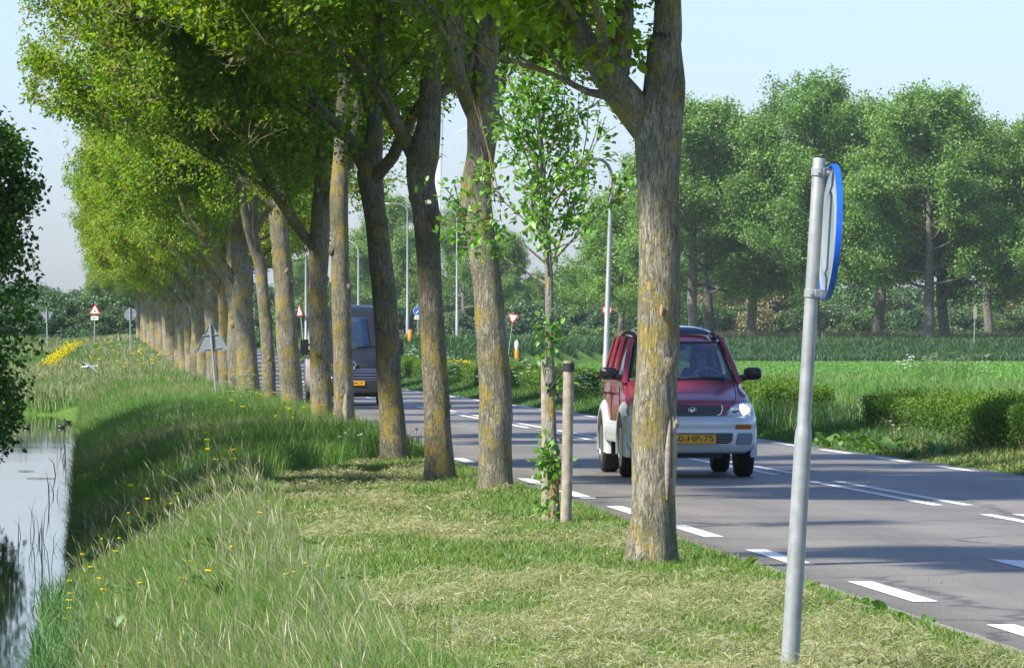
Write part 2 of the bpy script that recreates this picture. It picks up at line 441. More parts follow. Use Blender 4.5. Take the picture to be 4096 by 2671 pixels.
def asphalt():
    m, nt, b = newmat('asphalt')
    tc = N(nt, 'ShaderNodeTexCoord')
    n1 = N(nt, 'ShaderNodeTexNoise', i_Scale=70.0, i_Detail=3.0); L(nt, tc.outputs['Object'], n1.inputs['Vector'])
    n2 = N(nt, 'ShaderNodeTexNoise', i_Scale=.5, i_Detail=4.0); L(nt, tc.outputs['Object'], n2.inputs['Vector'])
    vo = N(nt, 'ShaderNodeTexVoronoi', i_Scale=55.0); L(nt, tc.outputs['Object'], vo.inputs['Vector'])
    c1 = ramp(nt, n1.outputs['Fac'], [(.3, (.138, .125, .104)), (.7, (.24, .216, .18))])
    c2 = ramp(nt, vo.outputs['Color'], [(.2, (.8, .8, .8)), (.85, (1.1, 1.1, 1.08)), (1.0, (1.8, 1.75, 1.65))])
    c3 = ramp(nt, n2.outputs['Fac'], [(.35, (.88, .88, .89)), (.65, (1.06, 1.05, 1.03))])
    # wheel tracks worn along the lanes and a few sealed cracks
    mp = N(nt, 'ShaderNodeMapping', vector_type='TEXTURE'); mp.inputs['Rotation'].default_value = (0, 0, .0748); mp.inputs['Location'].default_value = (3.79, 0, 0); L(nt, tc.outputs['Object'], mp.inputs[0])
    sx = N(nt, 'ShaderNodeSeparateXYZ'); L(nt, mp.outputs[0], sx.inputs[0])
    mr = N(nt, 'ShaderNodeMapRange', i_1=.8, i_2=6.92); L(nt, sx.outputs[0], mr.inputs[0])
    tr = ramp(nt, mr.outputs[0], [(0, (.72, .71, .69)), (.05, (.92, .92, .91)), (.14, (1.12, 1.12, 1.11)), (.25, (.88, .88, .88)), (.38, (1.12, 1.12, 1.11)), (.53, (.87, .87, .87)), (.66, (1.11, 1.11, 1.11)), (.78, (.90, .90, .90)), (.9, (1.07, 1.07, 1.07)), (1, (.70, .69, .67))])
    mp2 = N(nt, 'ShaderNodeMapping'); mp2.inputs['Scale'].default_value = (1.2, .12, 1); L(nt, mp.outputs[0], mp2.inputs[0])
    n5 = N(nt, 'ShaderNodeTexNoise', i_Scale=1.0, i_Detail=5.0, i_Roughness=.7); L(nt, mp2.outputs[0], n5.inputs['Vector'])
    st = ramp(nt, n5.outputs['Fac'], [(.3, (.80, .80, .80)), (.5, (1, 1, 1)), (.72, (1.14, 1.13, 1.10))])
    nw = N(nt, 'ShaderNodeTexNoise', i_Scale=1.6, i_Detail=4.0); L(nt, mp.outputs[0], nw.inputs['Vector'])
    wv = N(nt, 'ShaderNodeMix', data_type='VECTOR'); wv.inputs[0].default_value = .35; L(nt, mp.outputs[0], wv.inputs[4]); L(nt, nw.outputs['Color'], wv.inputs[5])
    vk = N(nt, 'ShaderNodeTexVoronoi', feature='DISTANCE_TO_EDGE', i_Scale=.33); L(nt, wv.outputs[1], vk.inputs['Vector'])
    crk = ramp(nt, vk.outputs['Distance'], [(.0, (.5, .5, .5)), (.006, (.62, .62, .62)), (.012, (1, 1, 1))])
    L(nt, mixc(nt, 1.0, mixc(nt, 1.0, mixc(nt, 1.0, mixc(nt, 1.0, c1, c2, 'MULTIPLY'), c3, 'MULTIPLY'), tr, 'MULTIPLY'), mixc(nt, 1.0, st, crk, 'MULTIPLY'), 'MULTIPLY'), b.inputs['Base Color'])
    b.inputs['Roughness'].default_value = .55; b.inputs['Specular IOR Level'].default_value = .5
    bp = N(nt, 'ShaderNodeBump', i_Strength=.35, i_Distance=.01); L(nt, n1.outputs['Fac'], bp.inputs['Height']); L(nt, bp.outputs[0], b.inputs['Normal'])
    return m
M['asphalt'] = asphalt()
M['shoulder'] = plain('gravel_shoulder', (.25, .225, .185), .95, noise=.45, nscale=45, bump=.5)
road = strip('road', -60, 390, .80, 6.92, 0.0, M['asphalt'], nv=5); tag(road, kind='structure')
sh = strip('road_shoulder', 20, 130, .58, .84, 0, M['shoulder'], du=.25, nv=4, jit=.12, zfun=lambda U, V: .012 - .02 * np.abs(V - .7) / .14 * 0 - .016 * sstep(.74, .84, V) - .02 * sstep(.66, .55, V)); tag(sh, kind='structure')

def dash(u0, u1, v0, v1, name):
    n = max(2, int((u1 - u0) / .5))
    us = np.linspace(u0, u1, n)
    vv = []
    for u in us:
        for v in (v0, v1):
            X, Y = UV(u, v); vv.append((X, Y, .0045 + 1.25 * float(sstep(185, 380, u))))
    q = [(2 * i, 2 * i + 1, 2 * i + 3, 2 * i + 2) for i in range(n - 1)]
    o = obj(name, mesh_np(name, vv, q, mat=M['stripe']), road); return o
for k in range(-1, 40):
    u1 = 36.0 + 5.57 * k
    dash(u1 - 2.85, u1, 1.02, 1.175, 'edge_dash')
for k in range(0, 34):
    u1 = 69.7 + 5.6 * k
    dash(u1 - 3.1, u1, 6.62, 6.74, 'edge_dash')
for k in range(-1, 14):
    u1 = 62.3 + 12.3 * k
    for v in (4.13, 4.42): dash(u1 - 9.5, u1, v - .055, v + .055, 'centre_dash')
# a lane arrow that runs out of the picture
av = [UV(u, v) for u, v in ((39.6, 2.50), (39.3, 2.74), (33.0, 3.10), (33.0, 2.42))]
obj('lane_arrow', mesh_np('lane_arrow', [(x, y, .0045) for x, y in av], [(0, 3, 2, 1)], mat=M['stripe']), road)

# --- the ditch
def water():
    m, nt, b = newmat('ditch_water')
    b.inputs['Base Color'].default_value = (.018, .026, .022, 1); b.inputs['Roughness'].default_value = .025; b.inputs['IOR'].default_value = 1.333
    tc = N(nt, 'ShaderNodeTexCoord')
    mp = N(nt, 'ShaderNodeMapping'); mp.inputs['Scale'].default_value = (1.0, .35, 1); mp.inputs['Rotation'].default_value = (0, 0, .07); L(nt, tc.outputs['Object'], mp.inputs[0])
    n = N(nt, 'ShaderNodeTexNoise', i_Scale=3.0, i_Detail=2.0); L(nt, mp.outputs[0], n.inputs['Vector'])
    n2 = N(nt, 'ShaderNodeTexNoise', i_Scale=.12, i_Detail=1.0); L(nt, tc.outputs['Object'], n2.inputs['Vector'])
    hh = N(nt, 'ShaderNodeMath', operation='MULTIPLY'); L(nt, n.outputs['Fac'], hh.inputs[0]); L(nt, ramp(nt, n2.outputs['Fac'], [(.45, (.15, .15, .15)), (.6, (1, 1, 1))]), hh.inputs[1])
    bp = N(nt, 'ShaderNodeBump', i_Strength=.05, i_Distance=.02); L(nt, hh.outputs[0], bp.inputs['Height']); L(nt, bp.outputs[0], b.inputs['Normal'])
    o = strip('water', -40, 178, -7.2, -3.4, 0, m, du=4, zfun=lambda U, V: -.6 + 0 * U); tag(o, kind='structure')
water()

# --- the crossing road on its bank, far behind
def cross_road():
    xs = np.arange(-40, 60, 2.0); v = []; q = []
    for x in xs:
        y = yc(x)
        for d in (1.5, 8.0): v.append((x, y + d, 1.62 + .0))
    v = np.array(v); v[:, 2] = gxy(v[:, 0], v[:, 1]) * 0 + 1.66
    q = [(2 * i, 2 * i + 2, 2 * i + 3, 2 * i + 1) for i in range(len(xs) - 1)]
    o = obj('crossing_road', mesh_np('crossing_road', v, q, mat=M['shoulder'])); tag(o, kind='structure')
cross_road()

# ------------------------------------------------------------------ grass
def blades(name, X, Y, h, w, cols, lean=.35, bias=(-.12, 0.0), seed=0, droop=.25, label=None, z=None):
    rng = np.random.default_rng(seed)
    n = len(X)
    z = gxy(X, Y) - .015 if z is None else z
    a = rng.uniform(0, 2 * PI, n)
    fx, fy = np.cos(a), np.sin(a)
    ld = rng.normal(0, lean, (n, 2)) + np.array(bias)
    root = np.stack([X, Y, z], -1)
    mid = root + np.stack([ld[:, 0] * h * .35, ld[:, 1] * h * .35, h * .58], -1)
    tip = root + np.stack([ld[:, 0] * h * (1 + droop), ld[:, 1] * h * (1 + droop), h * np.clip(1 - np.hypot(ld[:, 0], ld[:, 1]) * .45, .25, 1)], -1)
    s = np.stack([fx * w * .5, fy * w * .5, 0 * w], -1)
    v = np.stack([root - s, root + s, mid - s * .8, mid + s * .8, tip], 1).reshape(-1, 3)
    b = np.arange(n)[:, None] * 5
    q = b + np.array([[0, 1, 3, 2]]); t = b + np.array([[2, 3, 4]])
    o = obj(name, mesh_np(name, v, q, t, M['grass'], np.repeat(cols, 5, 0)))
    return tag(o, kind='stuff')

def scatter(u0, u1, v0, v1, n, seed, du_pow=0):
    """random spots; du_pow > 0 puts more of them near the camera"""
    rng = np.random.default_rng(seed)
    t = rng.uniform(0, 1, n)
    if du_pow:                                   # density ~ u^-du_pow
        p = 1 - du_pow
        u = (u0 ** p + t * (u1 ** p - u0 ** p)) ** (1 / p) if abs(p) > 1e-6 else u0 * (u1 / u0) ** t
    else: u = u0 + (u1 - u0) * t
    v = rng.uniform(v0, v1, n)
    return u, v, rng

def inview(X, Y, m=.012): return (np.abs(X / Y) < .09 + m)
G1 = np.array([.075, .165, .022]); G2 = np.array([.125, .235, .04]); G3 = np.array([.17, .23, .07]); STRAW = np.array([.36, .31, .15]); HAY = np.array([.42, .37, .21])
def mixcol(rng, n, a, b, var=.18):
    t = rng.uniform(0, 1, n)[:, None]
    return (a * (1 - t) + b * t) * (1 + rng.normal(0, var, (n, 1)))
def clampc(c): return np.clip(c, .004, .8)

def edge_v(u):  # where the mown verge gives way to tall grass
    return np.interp(u, [20, 28, 31, 36, 45, 55, 61, 66], [-1.9, -2.15, -2.2, -2.2, -2.1, -1.95, -1.9, -1.2])
def edge_u(v): return np.interp(v, [-2, -1.2, -.3, .8], [60, 66, 70.5, 70.5])
def grow_grass():
    # 1 mown verge: stubble, green clumps and lying hay
    u, v, rng = scatter(21.5, 72, -2.6, .70, 330000, 1, 1.0)
    w_ = (fbm(np.stack([u * 3, v * 3], -1), 77, 2) - .5) * .5
    X, Y = UV(u, v); k = (v > edge_v(u) + w_) & (u < edge_u(v)) & inview(X, Y)
    u, v, X, Y = u[k], v[k], X[k], Y[k]; n = len(u)
    pg = fbm(np.stack([X * .9, Y * .45], -1), 11, 3)          # where hay lies and where green comes through
    near_road = sstep(-.5, .35, v)
    gr = np.clip(sstep(.42, .62, pg) * .75 + near_road * .8, 0, 1)
    h = rng.uniform(.03, .065, n) * (1 + gr * rng.uniform(.2, 1.1, n)) * np.clip(Y / 40, .8, 1.3)
    base = np.where(rng.uniform(0, 1, (n, 1)) < (.50 + .45 * gr)[:, None], mixcol(rng, n, np.array([.105, .205, .025]), np.array([.21, .31, .055])), mixcol(rng, n, np.array([.24, .26, .10]), np.array([.38, .36, .18])))
    blades('mown_grass', X, Y, h, rng.uniform(.004, .009, n) * np.clip(Y / 38, .9, 1.6), clampc(base), .45, (0, 0), 2)
    # lying straw
    u, v, rng = scatter(21.5, 70, -2.4, .3, 190000, 4, 1.0)
    X, Y = UV(u, v); pg = fbm(np.stack([X * .9, Y * .45], -1), 11, 3); cl = fbm(np.stack([X * 2.6, Y * 1.3], -1), 31, 2)
    k = (v > edge_v(u)) & (u < edge_u(v)) & inview(X, Y) & (rng.uniform(0, 1, len(u)) < sstep(.62, .4, pg) * (.15 + 1.1 * sstep(.4, .65, cl)))
    X, Y = X[k], Y[k]; n = len(X)
    ln = rng.uniform(.03, .11, n); a = rng.uniform(0, 2 * PI, n); z = gxy(X, Y) + rng.uniform(.0, .075, n) * (.4 + sstep(.45, .7, cl[k]))
    d = np.stack([np.cos(a) * ln, np.sin(a) * ln, rng.normal(.0, .02, n)], -1); c = np.stack([X, Y, z], -1)
    s = np.stack([-np.sin(a), np.cos(a), rng.normal(0, .5, n)], -1) * (rng.uniform(.0012, .003, n) * np.clip(Y / 38, .9, 1.6))[:, None]
    bend = np.stack([0 * ln, 0 * ln, rng.uniform(0, .025, n)], -1)
    vv = np.stack([c - d / 2 - s, c - d / 2 + s, c + bend - s, c + bend + s, c + d / 2], 1).reshape(-1, 3)
    b = np.arange(n)[:, None] * 5
    cols = clampc(mixcol(rng, n, np.array([.25, .265, .125]), np.array([.42, .40, .22])))
    tag(obj('cut_hay', mesh_np('cut_hay', vv, b + np.array([[0, 1, 3, 2]]), b + np.array([[2, 3, 4]]), M['grass'], np.repeat(cols, 5, 0))), kind='stuff')
    # 2 tall grass on the near bank
    u, v, rng = scatter(23, 75, -3.98, -1.5, 300000, 6, 1.0)
    w_ = (fbm(np.stack([u * 1.2, v * 1.5], -1), 78, 2) - .5) * .9
    X, Y = UV(u, v); k = (v < edge_v(u) + w_ * .6) & inview(X, Y, .02)
    u, v, X, Y = u[k], v[k], X[k], Y[k]; n = len(u)
    hn = fbm(np.stack([X * 1.1, Y * .5], -1), 12, 2)
    fall = sstep(edge_v(u) + .35, edge_v(u) - .5, v)
    h = (.15 + .22 * hn) * rng.uniform(.6, 1.2, n) * (.35 + .65 * fall) * np.interp(v, [-4.1, -3.6, -3.0, -2.3], [.42, .6, .85, 1.0])
    pale = fbm(np.stack([X * .8, Y * .35], -1), 13, 3)
    base = np.where(rng.uniform(0, 1, (n, 1)) < (.08 + .28 * sstep(.45, .65, pale))[:, None], mixcol(rng, n, np.array([.22, .28, .085]), np.array([.35, .37, .16])), mixcol(rng, n, np.array([.11, .22, .028]), np.array([.20, .33, .055])))
    blades('tall_bank_grass', X, Y, h, rng.uniform(.003, .0075, n) * np.clip(Y / 40, .8, 1.5), clampc(base), .34, (-.05, -.03), 7, .35)
    # broad leaved weeds among the grass
    # flowering stalks with pale plumes
    u, v, rng = scatter(23, 110, -3.85, -1.3, 14000, 8, 1.2)
    X, Y = UV(u, v); pale = fbm(np.stack([X * .8, Y * .35], -1), 13, 3)
    k = (v < edge_v(np.minimum(u, 62)) - .12) & inview(X, Y, .02) & (rng.uniform(0, 1, len(u)) < .25 + .75 * sstep(.42, .6, pale))
    X, Y = X[k], Y[k]; n = len(X)
    h = rng.uniform(.26, .50, n) * np.interp(v[k], [-4.1, -3.5, -2.6], [.7, .85, 1.0]); z = gxy(X, Y)
    ld = rng.normal(0, .16, (n, 2)) + np.array([-.14, -.04])
    wv = rng.uniform(.002, .0035, n) * np.clip(Y / 38, .8, 1.8)
    a = rng.uniform(0, PI, n); f = np.stack([np.cos(a), np.sin(a), 0 * a], -1)
    def pt(t): return np.stack([X + ld[:, 0] * h * t ** 2 * 1.3, Y + ld[:, 1] * h * t ** 2 * 1.3, z + h * t * (1 - .22 * t * np.hypot(ld[:, 0], ld[:, 1]) * 2)], -1)
    hw = wv * rng.uniform(1.3, 2.6, n)
    rows = [(0., wv), (.45, wv), (.74, wv), (.80, hw), (.90, hw * .9), (1.0, wv * .3)]
    vv = np.stack([pt(t) + sgn * f * (w * .5)[:, None] for t, w in rows for sgn in (-1, 1)], 1).reshape(-1, 3)
    b = np.arange(n)[:, None] * 12
    q = np.concatenate([b + np.array([[2 * i, 2 * i + 1, 2 * i + 3, 2 * i + 2]]) for i in range(5)])
    c1 = mixcol(rng, n, np.array([.20, .26, .08]), np.array([.34, .33, .16])); c2 = mixcol(rng, n, np.array([.36, .31, .18]), np.array([.50, .46, .29]))
    cols = np.repeat(np.stack([c1, c2], 1), 6, 1).reshape(-1, 3)
    tag(obj('seeding_grass', mesh_np('seeding_grass', vv, q, None, M['grass'], clampc(cols))), kind='stuff')
    # 3 verge beyond the mown patch, both slopes, to the ditch end and further
    u, v, rng = scatter(58, 210, -3.92, .72, 300000, 9, .6)
    X, Y = UV(u, v); k = ((v < edge_v(np.minimum(u, 66))) | (u > edge_u(v) - .25)) & inview(X, Y) & (u > 60)
    u, v, X, Y = u[k], v[k], X[k], Y[k]; n = len(u)
    h = rng.uniform(.22, .55, n) * np.where(v > .3, .55, 1) * (.75 + .5 * fbm(np.stack([X * .7, Y * .3], -1), 14, 2))
    pale = fbm(np.stack([X * .45, Y * .12], -1), 15, 3) + sstep(105, 150, u) * .16
    base = np.where(rng.uniform(0, 1, (n, 1)) < (.06 + .6 * sstep(.5, .72, pale))[:, None], mixcol(rng, n, np.array([.22, .25, .09]), np.array([.33, .31, .15])), mixcol(rng, n, np.array([.09, .21, .022]), np.array([.155, .30, .042])))
    blades('verge_grass', X, Y, h, rng.uniform(.007, .015, n) * (Y / 110), clampc(base), .28, (-.08, 0), 10)
    # 4 far verge and the land left of the ditch
    u, v, rng = scatter(170, 420, -22, .6, 130000, 16, .8)
    X, Y = UV(u, v); k = inview(X, Y)
    u, v, X, Y = u[k], v[k], X[k], Y[k]; n = len(u)
    pale = fbm(np.stack([X * .25, Y * .06], -1), 17, 3)
    base = np.where(rng.uniform(0, 1, (n, 1)) < (.08 + .7 * sstep(.42, .6, pale))[:, None], mixcol(rng, n, np.array([.22, .25, .10]), np.array([.34, .32, .17])), mixcol(rng, n, np.array([.07, .16, .024]), np.array([.12, .22, .04])))
    blades('far_verge_grass', X, Y, rng.uniform(.25, .7, n), rng.uniform(.03, .06, n) * (Y / 260), clampc(base), .25, (-.05, 0), 18)
    u, v, rng = scatter(78, 180, -22, -6.0, 60000, 19, .3)
    X, Y = UV(u, v); k = inview(X, Y)
    u, v, X, Y = u[k], v[k], X[k], Y[k]; n = len(u)
    blades('ditch_bank_grass', X, Y, rng.uniform(.25, .65, n), rng.uniform(.012, .03, n) * (Y / 120), clampc(mixcol(rng, n, np.array([.06, .14, .022]), np.array([.14, .22, .05]))), .3, (.05, 0), 20)
    # 5 right verge: low weeds along the road, long grass behind the hedge
    u, v, rng = scatter(60, 330, 6.95, 8.4, 120000, 21, .8)
    X, Y = UV(u, v); k = inview(X, Y); u, v, X, Y = u[k], v[k], X[k], Y[k]; n = len(u)
    h = rng.uniform(.08, .30, n) * (.35 + 1.0 * sstep(7.0, 8.1, v)) * np.where(u < 77, .55, 1)
    yel = (sstep(82, 74, u))[:, None]
    base = np.where(rng.uniform(0, 1, (n, 1)) < .5 * yel, mixcol(rng, n, np.array([.26, .29, .08]), np.array([.36, .33, .14])), mixcol(rng, n, np.array([.06, .145, .028]), np.array([.12, .23, .05])))
    blades('roadside_grass', X, Y, h, rng.uniform(.01, .025, n) * (Y / 90), clampc(base), .4, (0, 0), 22)
    u, v, rng = scatter(70, 420, 7.6, 24, 240000, 23, .9)
    X, Y = UV(u, v); k = inview(X, Y) & ((v > 9.6) | (u > 88) & (u < 101)) & (Y < yc(X) - 16); u, v, X, Y = u[k], v[k], X[k], Y[k]; n = len(u)
    pale = fbm(np.stack([X * .3, Y * .1], -1), 24, 3)
    fld = sstep(205, 240, u) * (v > 12)
    h = rng.uniform(.3, .75, n) * (1 - .72 * fld)
    base = np.where(rng.uniform(0, 1, (n, 1)) < (.05 + .5 * sstep(.45, .65, pale) * (1 - fld))[:, None], mixcol(rng, n, np.array([.20, .27, .09]), np.array([.30, .34, .15])), mixcol(rng, n, np.array([.09, .21, .03]), np.array([.15, .31, .05])))
    blades('meadow_grass', X, Y, h, rng.uniform(.014, .03, n) * (Y / 120), clampc(base), .28, (0, 0), 25)
    # 6 the open field and the tall growth on the bank behind it
    rng = np.random.default_rng(26)
    Y = rng.uniform(225, 520, 60000) ** 1.0; X = Y * rng.uniform(.0, .10, len(Y)); k = Y < yc(X) - 12; X, Y = X[k], Y[k]; n = len(X)
    blades('field_crop', X, Y, rng.uniform(.10, .22, n), rng.uniform(.05, .09, n) * (Y / 300), clampc(mixcol(rng, n, np.array([.12, .27, .035]), np.array([.17, .35, .055]), .1)), .3, (0, 0), 27)
    X = rng.uniform(-25, 55, 70000); Y = yc(X) + rng.uniform(-15, 0, len(X)); k = inview(X, Y); X, Y = X[k], Y[k]; n = len(X)
    blades('bank_growth', X, Y, rng.uniform(.35, .9, n), rng.uniform(.05, .12, n), clampc(mixcol(rng, n, np.array([.035, .10, .022]), np.array([.065, .16, .034]))), .25, (0, 0), 28)
    X = rng.uniform(-60, 75, 60000); Y = yc(X) + rng.uniform(9, 45, len(X)); k = inview(X, Y); X, Y = X[k], Y[k]; n = len(X)
    blades('dry_reed_bed', X, Y, rng.uniform(.5, 1.5, n) * np.where(X > 10, 1.0, .5), rng.uniform(.05, .11, n), clampc(mixcol(rng, n, np.array([.16, .19, .07]), np.array([.34, .30, .16]))), .15, (0, 0), 29)
    # the bare grey strip in the meadow
    v = []; q = []
    for i, x in enumerate(np.linspace(13.3, 40, 30)):
        for y in (196 + .4 * math.sin(i * 1.9), 218 + .6 * math.sin(i * 1.3)): v.append((x, y, gat(x, y) + .06))
    q = [(2 * i, 2 * i + 2, 2 * i + 3, 2 * i + 1) for i in range(29)]
    tag(obj('bare_soil', mesh_np('bare_soil', v, q, mat=plain('bare_soil', (.26, .24, .24), 1, noise=.25, nscale=2.5, bump=.5))), kind='structure')
    # 7 reeds standing in the ditch
    u, v, rng = scatter(38, 120, -4.5, -3.85, 60, 30, 1.0)
    X, Y = UV(u, v); n = len(X)
    blades('ditch_reeds', X, Y, rng.uniform(.3, .65, n), rng.uniform(.006, .012, n) * (Y / 50), clampc(mixcol(rng, n, np.array([.05, .10, .03]), np.array([.16, .18, .07]))), .12, (-.05, 0), 31, z=np.full(n, -.7))
    u, v, rng = scatter(32, 47, -4.12, -3.75, 1500, 32, 1.0)
    X, Y = UV(u, v); n = len(X)
    blades('bank_sedge', X, Y, rng.uniform(.2, .45, n), rng.uniform(.006, .014, n) * (Y / 45), clampc(mixcol(rng, n, np.array([.07, .17, .035]), np.array([.14, .26, .07]))), .3, (-.1, 0), 33, z=np.full(n, -.66))
grow_grass()

# ------------------------------------------------------------------ small flowers (each a thing)
def flower_mesh(name, hgt, heads, col, hr, scol, petal='ball'):
    rng = random.Random(sum(map(ord, name)) + heads)
    v = []; f = []; c = []
    def addq(pts, fs, cc):
        n = len(v); v.extend(pts); f.extend([tuple(i + n for i in q) for q in fs]); c.extend([cc] * len(pts))
    for k in range(heads):
        dx, dy = (rng.uniform(-.5, .5) * hr * 3, rng.uniform(-.5, .5) * hr * 3) if heads > 1 else (rng.uniform(-.05, .05), 0)
        hz = hgt - (rng.uniform(0, .3) * hr * 3 if heads > 1 else 0)
        w = .0018
        addq([(-w, 0, 0), (w, 0, 0), (dx + w, dy, hz), (dx - w, dy, hz)], [(0, 1, 2, 3)], scol)
        addq([(0, -w, 0), (0, w, 0), (dx, dy + w, hz), (dx, dy - w, hz)], [(0, 1, 2, 3)], scol)
        m = 7; pts = [(dx, dy, hz + hr * .55)]
        for a in range(m):
            t = 2 * PI * a / m; rr = hr * rng.uniform(.85, 1.15)
            pts.append((dx + math.cos(t) * rr, dy + math.sin(t) * rr, hz + hr * rng.uniform(.05, .3)))
        pts.append((dx, dy, hz - hr * .55))
        fs = [(0, 1 + a, 1 + (a + 1) % m) for a in range(m)] + [(m + 1, 1 + (a + 1) % m, 1 + a) for a in range(m)]
        addq(pts, fs, col)
    q = [x for x in f if len(x) == 4]; t = [x for x in f if len(x) == 3]
    return mesh_np(name, v, q, t, M['petal'], np.array(c))
YEL = (.85, .64, .015)
fm = [flower_mesh('wild_mustard', .75, 5, YEL, .021, (.22, .33, .07)), flower_mesh('wild_mustard', .6, 3, YEL, .018, (.22, .33, .07)), flower_mesh('wild_mustard', .85, 7, YEL, .024, (.22, .33, .07))]
def put(me, name, X, Y, label, cat, group, s=1.0, dz=0):
    o = obj(name, me, None, (X, Y, gat(X, Y) + dz)); o.scale = (s, s, s); o.rotation_euler = (random.uniform(-.15, .15), random.uniform(-.25, .05), random.uniform(0, 6.28))
    return tag(o, label, cat, group)
random.seed(5)
# seen one by one along the bank (picture spot, distance)
for x, y, Z in [(145, 1462, 40), (222, 1362, 42), (228, 1405, 41), (168, 1402, 42), (175, 1378, 43), (155, 1516, 39), (215, 1310, 45), (255, 1248, 48), (278, 1268, 47), (332, 1140, 52), (356, 1100, 55), (375, 1136, 52), (418, 1122, 52), (320, 1168, 51), (540, 1148, 50), (343, 1516, 36), (465, 1496, 35), (430, 1430, 37), (550, 1378, 37), (500, 1212, 46), (680, 1360, 33), (700, 1340, 34), (725, 1350, 33), (672, 1385, 33), (745, 1378, 33), (440, 1380, 39), (262, 1330, 44), (300, 1190, 50), (395, 1180, 50), (180, 1476, 40), (230, 1500, 38), (600, 1250, 42), (635, 1205, 46)]:
    p = P3(x, y, Z); h = max(.35, p.z - gat(p.x, p.y))
    put(fm[random.randrange(3)], 'mustard_plant', p.x, p.y, 'yellow flowered weed on a thin stalk among the tall grass of the near ditch bank', 'wildflower', 'yellow flowers on the near bank', h / .75)
for k in range(62):
    x, y = random.choice([(680, 920), (520, 940), (610, 910), (700, 990), (640, 1000), (760, 990), (600, 930), (480, 1040), (500, 1100)]); x += random.gauss(0, 45); y += random.gauss(0, 14)
    Z = 19833 / (max(y, 895) - 800 + 40) * random.uniform(.92, 1.0); p = P3(x, y, Z)
    if uv_of(p.x, p.y)[1] > .3: continue
    put(fm[k % 3], 'mustard_plant', p.x, p.y, 'small yellow flower in the shaded long grass of the verge below the leafy tree row', 'wildflower', 'yellow flowers on the shaded verge', random.uniform(.55, .8))
for k in range(46):
    u = random.uniform(160, 290); v = random.choice([-1.2, -2.2, -3.0]) + random.gauss(0, .5); X, Y = UV(u, v)
    put(fm[2], 'mustard_plant', X, Y, 'yellow flower tuft on the sunlit grassy bank beside the distant trunks', 'wildflower', 'yellow flowers on the far sunlit bank', random.uniform(.9, 1.4))
def mustard_patch():
    rng = np.random.default_rng(41); n = 1900
    t = rng.uniform(0, 1, n) ** .8; Y = 350 - 95 * t; X = (183 - 72 * t + rng.normal(0, 10, n) - 1190) * Y / F; z = gxy(X, Y) + rng.uniform(.2, .85, n) * (1 - .3 * t)
    r = rng.uniform(.025, .055, n); a = rng.uniform(0, 6.28, (n, 3)); vv = []
    for k in range(4):
        d = rng.normal(0, 1, (n, 3)); d /= np.linalg.norm(d, axis=1)[:, None]; vv.append(np.stack([X, Y, z], -1) + d * r[:, None] * 1.3)
    vv = np.stack(vv, 1).reshape(-1, 3); b = np.arange(n)[:, None] * 4
    cols = np.repeat(np.array(YEL) * (1 + rng.normal(0, .12, (n, 1))), 4, 0)
    t = np.concatenate([b + np.array([x]) for x in ([0, 1, 2], [0, 2, 3], [0, 3, 1], [1, 3, 2])])
    tag(obj('rapeseed_patch', mesh_np('rapeseed_patch', vv, None, t, M['petal'], clampc(cols))), kind='stuff')
    u = rng.uniform(195, 235, 700); v = 10.6 + rng.normal(0, .5, 700); X, Y = UV(u, v)
    z = gxy(X, Y) + rng.uniform(.5, .8, 700); n = 700; vv = []
    for k in range(4):
        d = rng.normal(0, 1, (n, 3)); d /= np.linalg.norm(d, axis=1)[:, None]; vv.append(np.stack([X, Y, z], -1) + d * .045)
    vv = np.stack(vv, 1).reshape(-1, 3); b = np.arange(n)[:, None] * 4
    t = np.concatenate([b + np.array([x]) for x in ([0, 1, 2], [0, 2, 3], [0, 3, 1], [1, 3, 2])])
    tag(obj('buttercup_patch', mesh_np('buttercup_patch', vv, None, t, M['petal'], np.tile(np.array(YEL), (len(vv), 1)))), kind='stuff')
mustard_patch()
# cow parsley: white umbels
def parsley_mesh(seed):
    rng = random.Random(seed); v = []; f = []; c = []
    W = (.66, .70, .60); Gc = (.10, .19, .05)
    for k in range(9):
        dx, dy, hz = rng.gauss(0, .18), rng.gauss(0, .18), rng.uniform(.55, 1.05)
        n = len(v); w = .005; v += [(-w + dx * .2, 0, 0), (w + dx * .2, 0, 0), (dx + w, dy, hz), (dx - w, dy, hz)]; f.append((n, n + 1, n + 2, n + 3)); c += [Gc] * 4
        for j in range(16):
            a = rng.uniform(0, 6.28); r = rng.uniform(0, .075); px, py, pz = dx + math.cos(a) * r, dy + math.sin(a) * r, hz + rng.uniform(-.01, .015)
            s = rng.uniform(.007, .013); n = len(v); t = rng.uniform(0, 1.5)
            v += [(px + s * math.cos(t), py + s * math.sin(t), pz), (px - s * math.sin(t), py + s * math.cos(t), pz + .005), (px - s * math.cos(t), py - s * math.sin(t), pz), (px + s * math.sin(t), py - s * math.cos(t), pz - .008)]
            f.append((n, n + 1, n + 2, n + 3)); c += [W] * 4
    for k in range(60):
        dx, dy, hz = rng.gauss(0, .2), rng.gauss(0, .2), rng.uniform(.1, .7); n = len(v); s = rng.uniform(.02, .05); t = rng.uniform(0, 6.28)
        v += [(dx, dy, hz), (dx + s * math.cos(t) - .02, dy + s * math.sin(t), hz + .02), (dx + 2 * s * math.cos(t), dy + 2 * s * math.sin(t), hz - .01), (dx + s * math.cos(t) + .02, dy + s * math.sin(t), hz + .02)]
        f.append((n, n + 1, n + 2, n + 3)); c += [Gc] * 4
    return mesh_np('cow_parsley', v, f, None, M['petal'], np.array(c))
pm = [parsley_mesh(k) for k in range(3)]
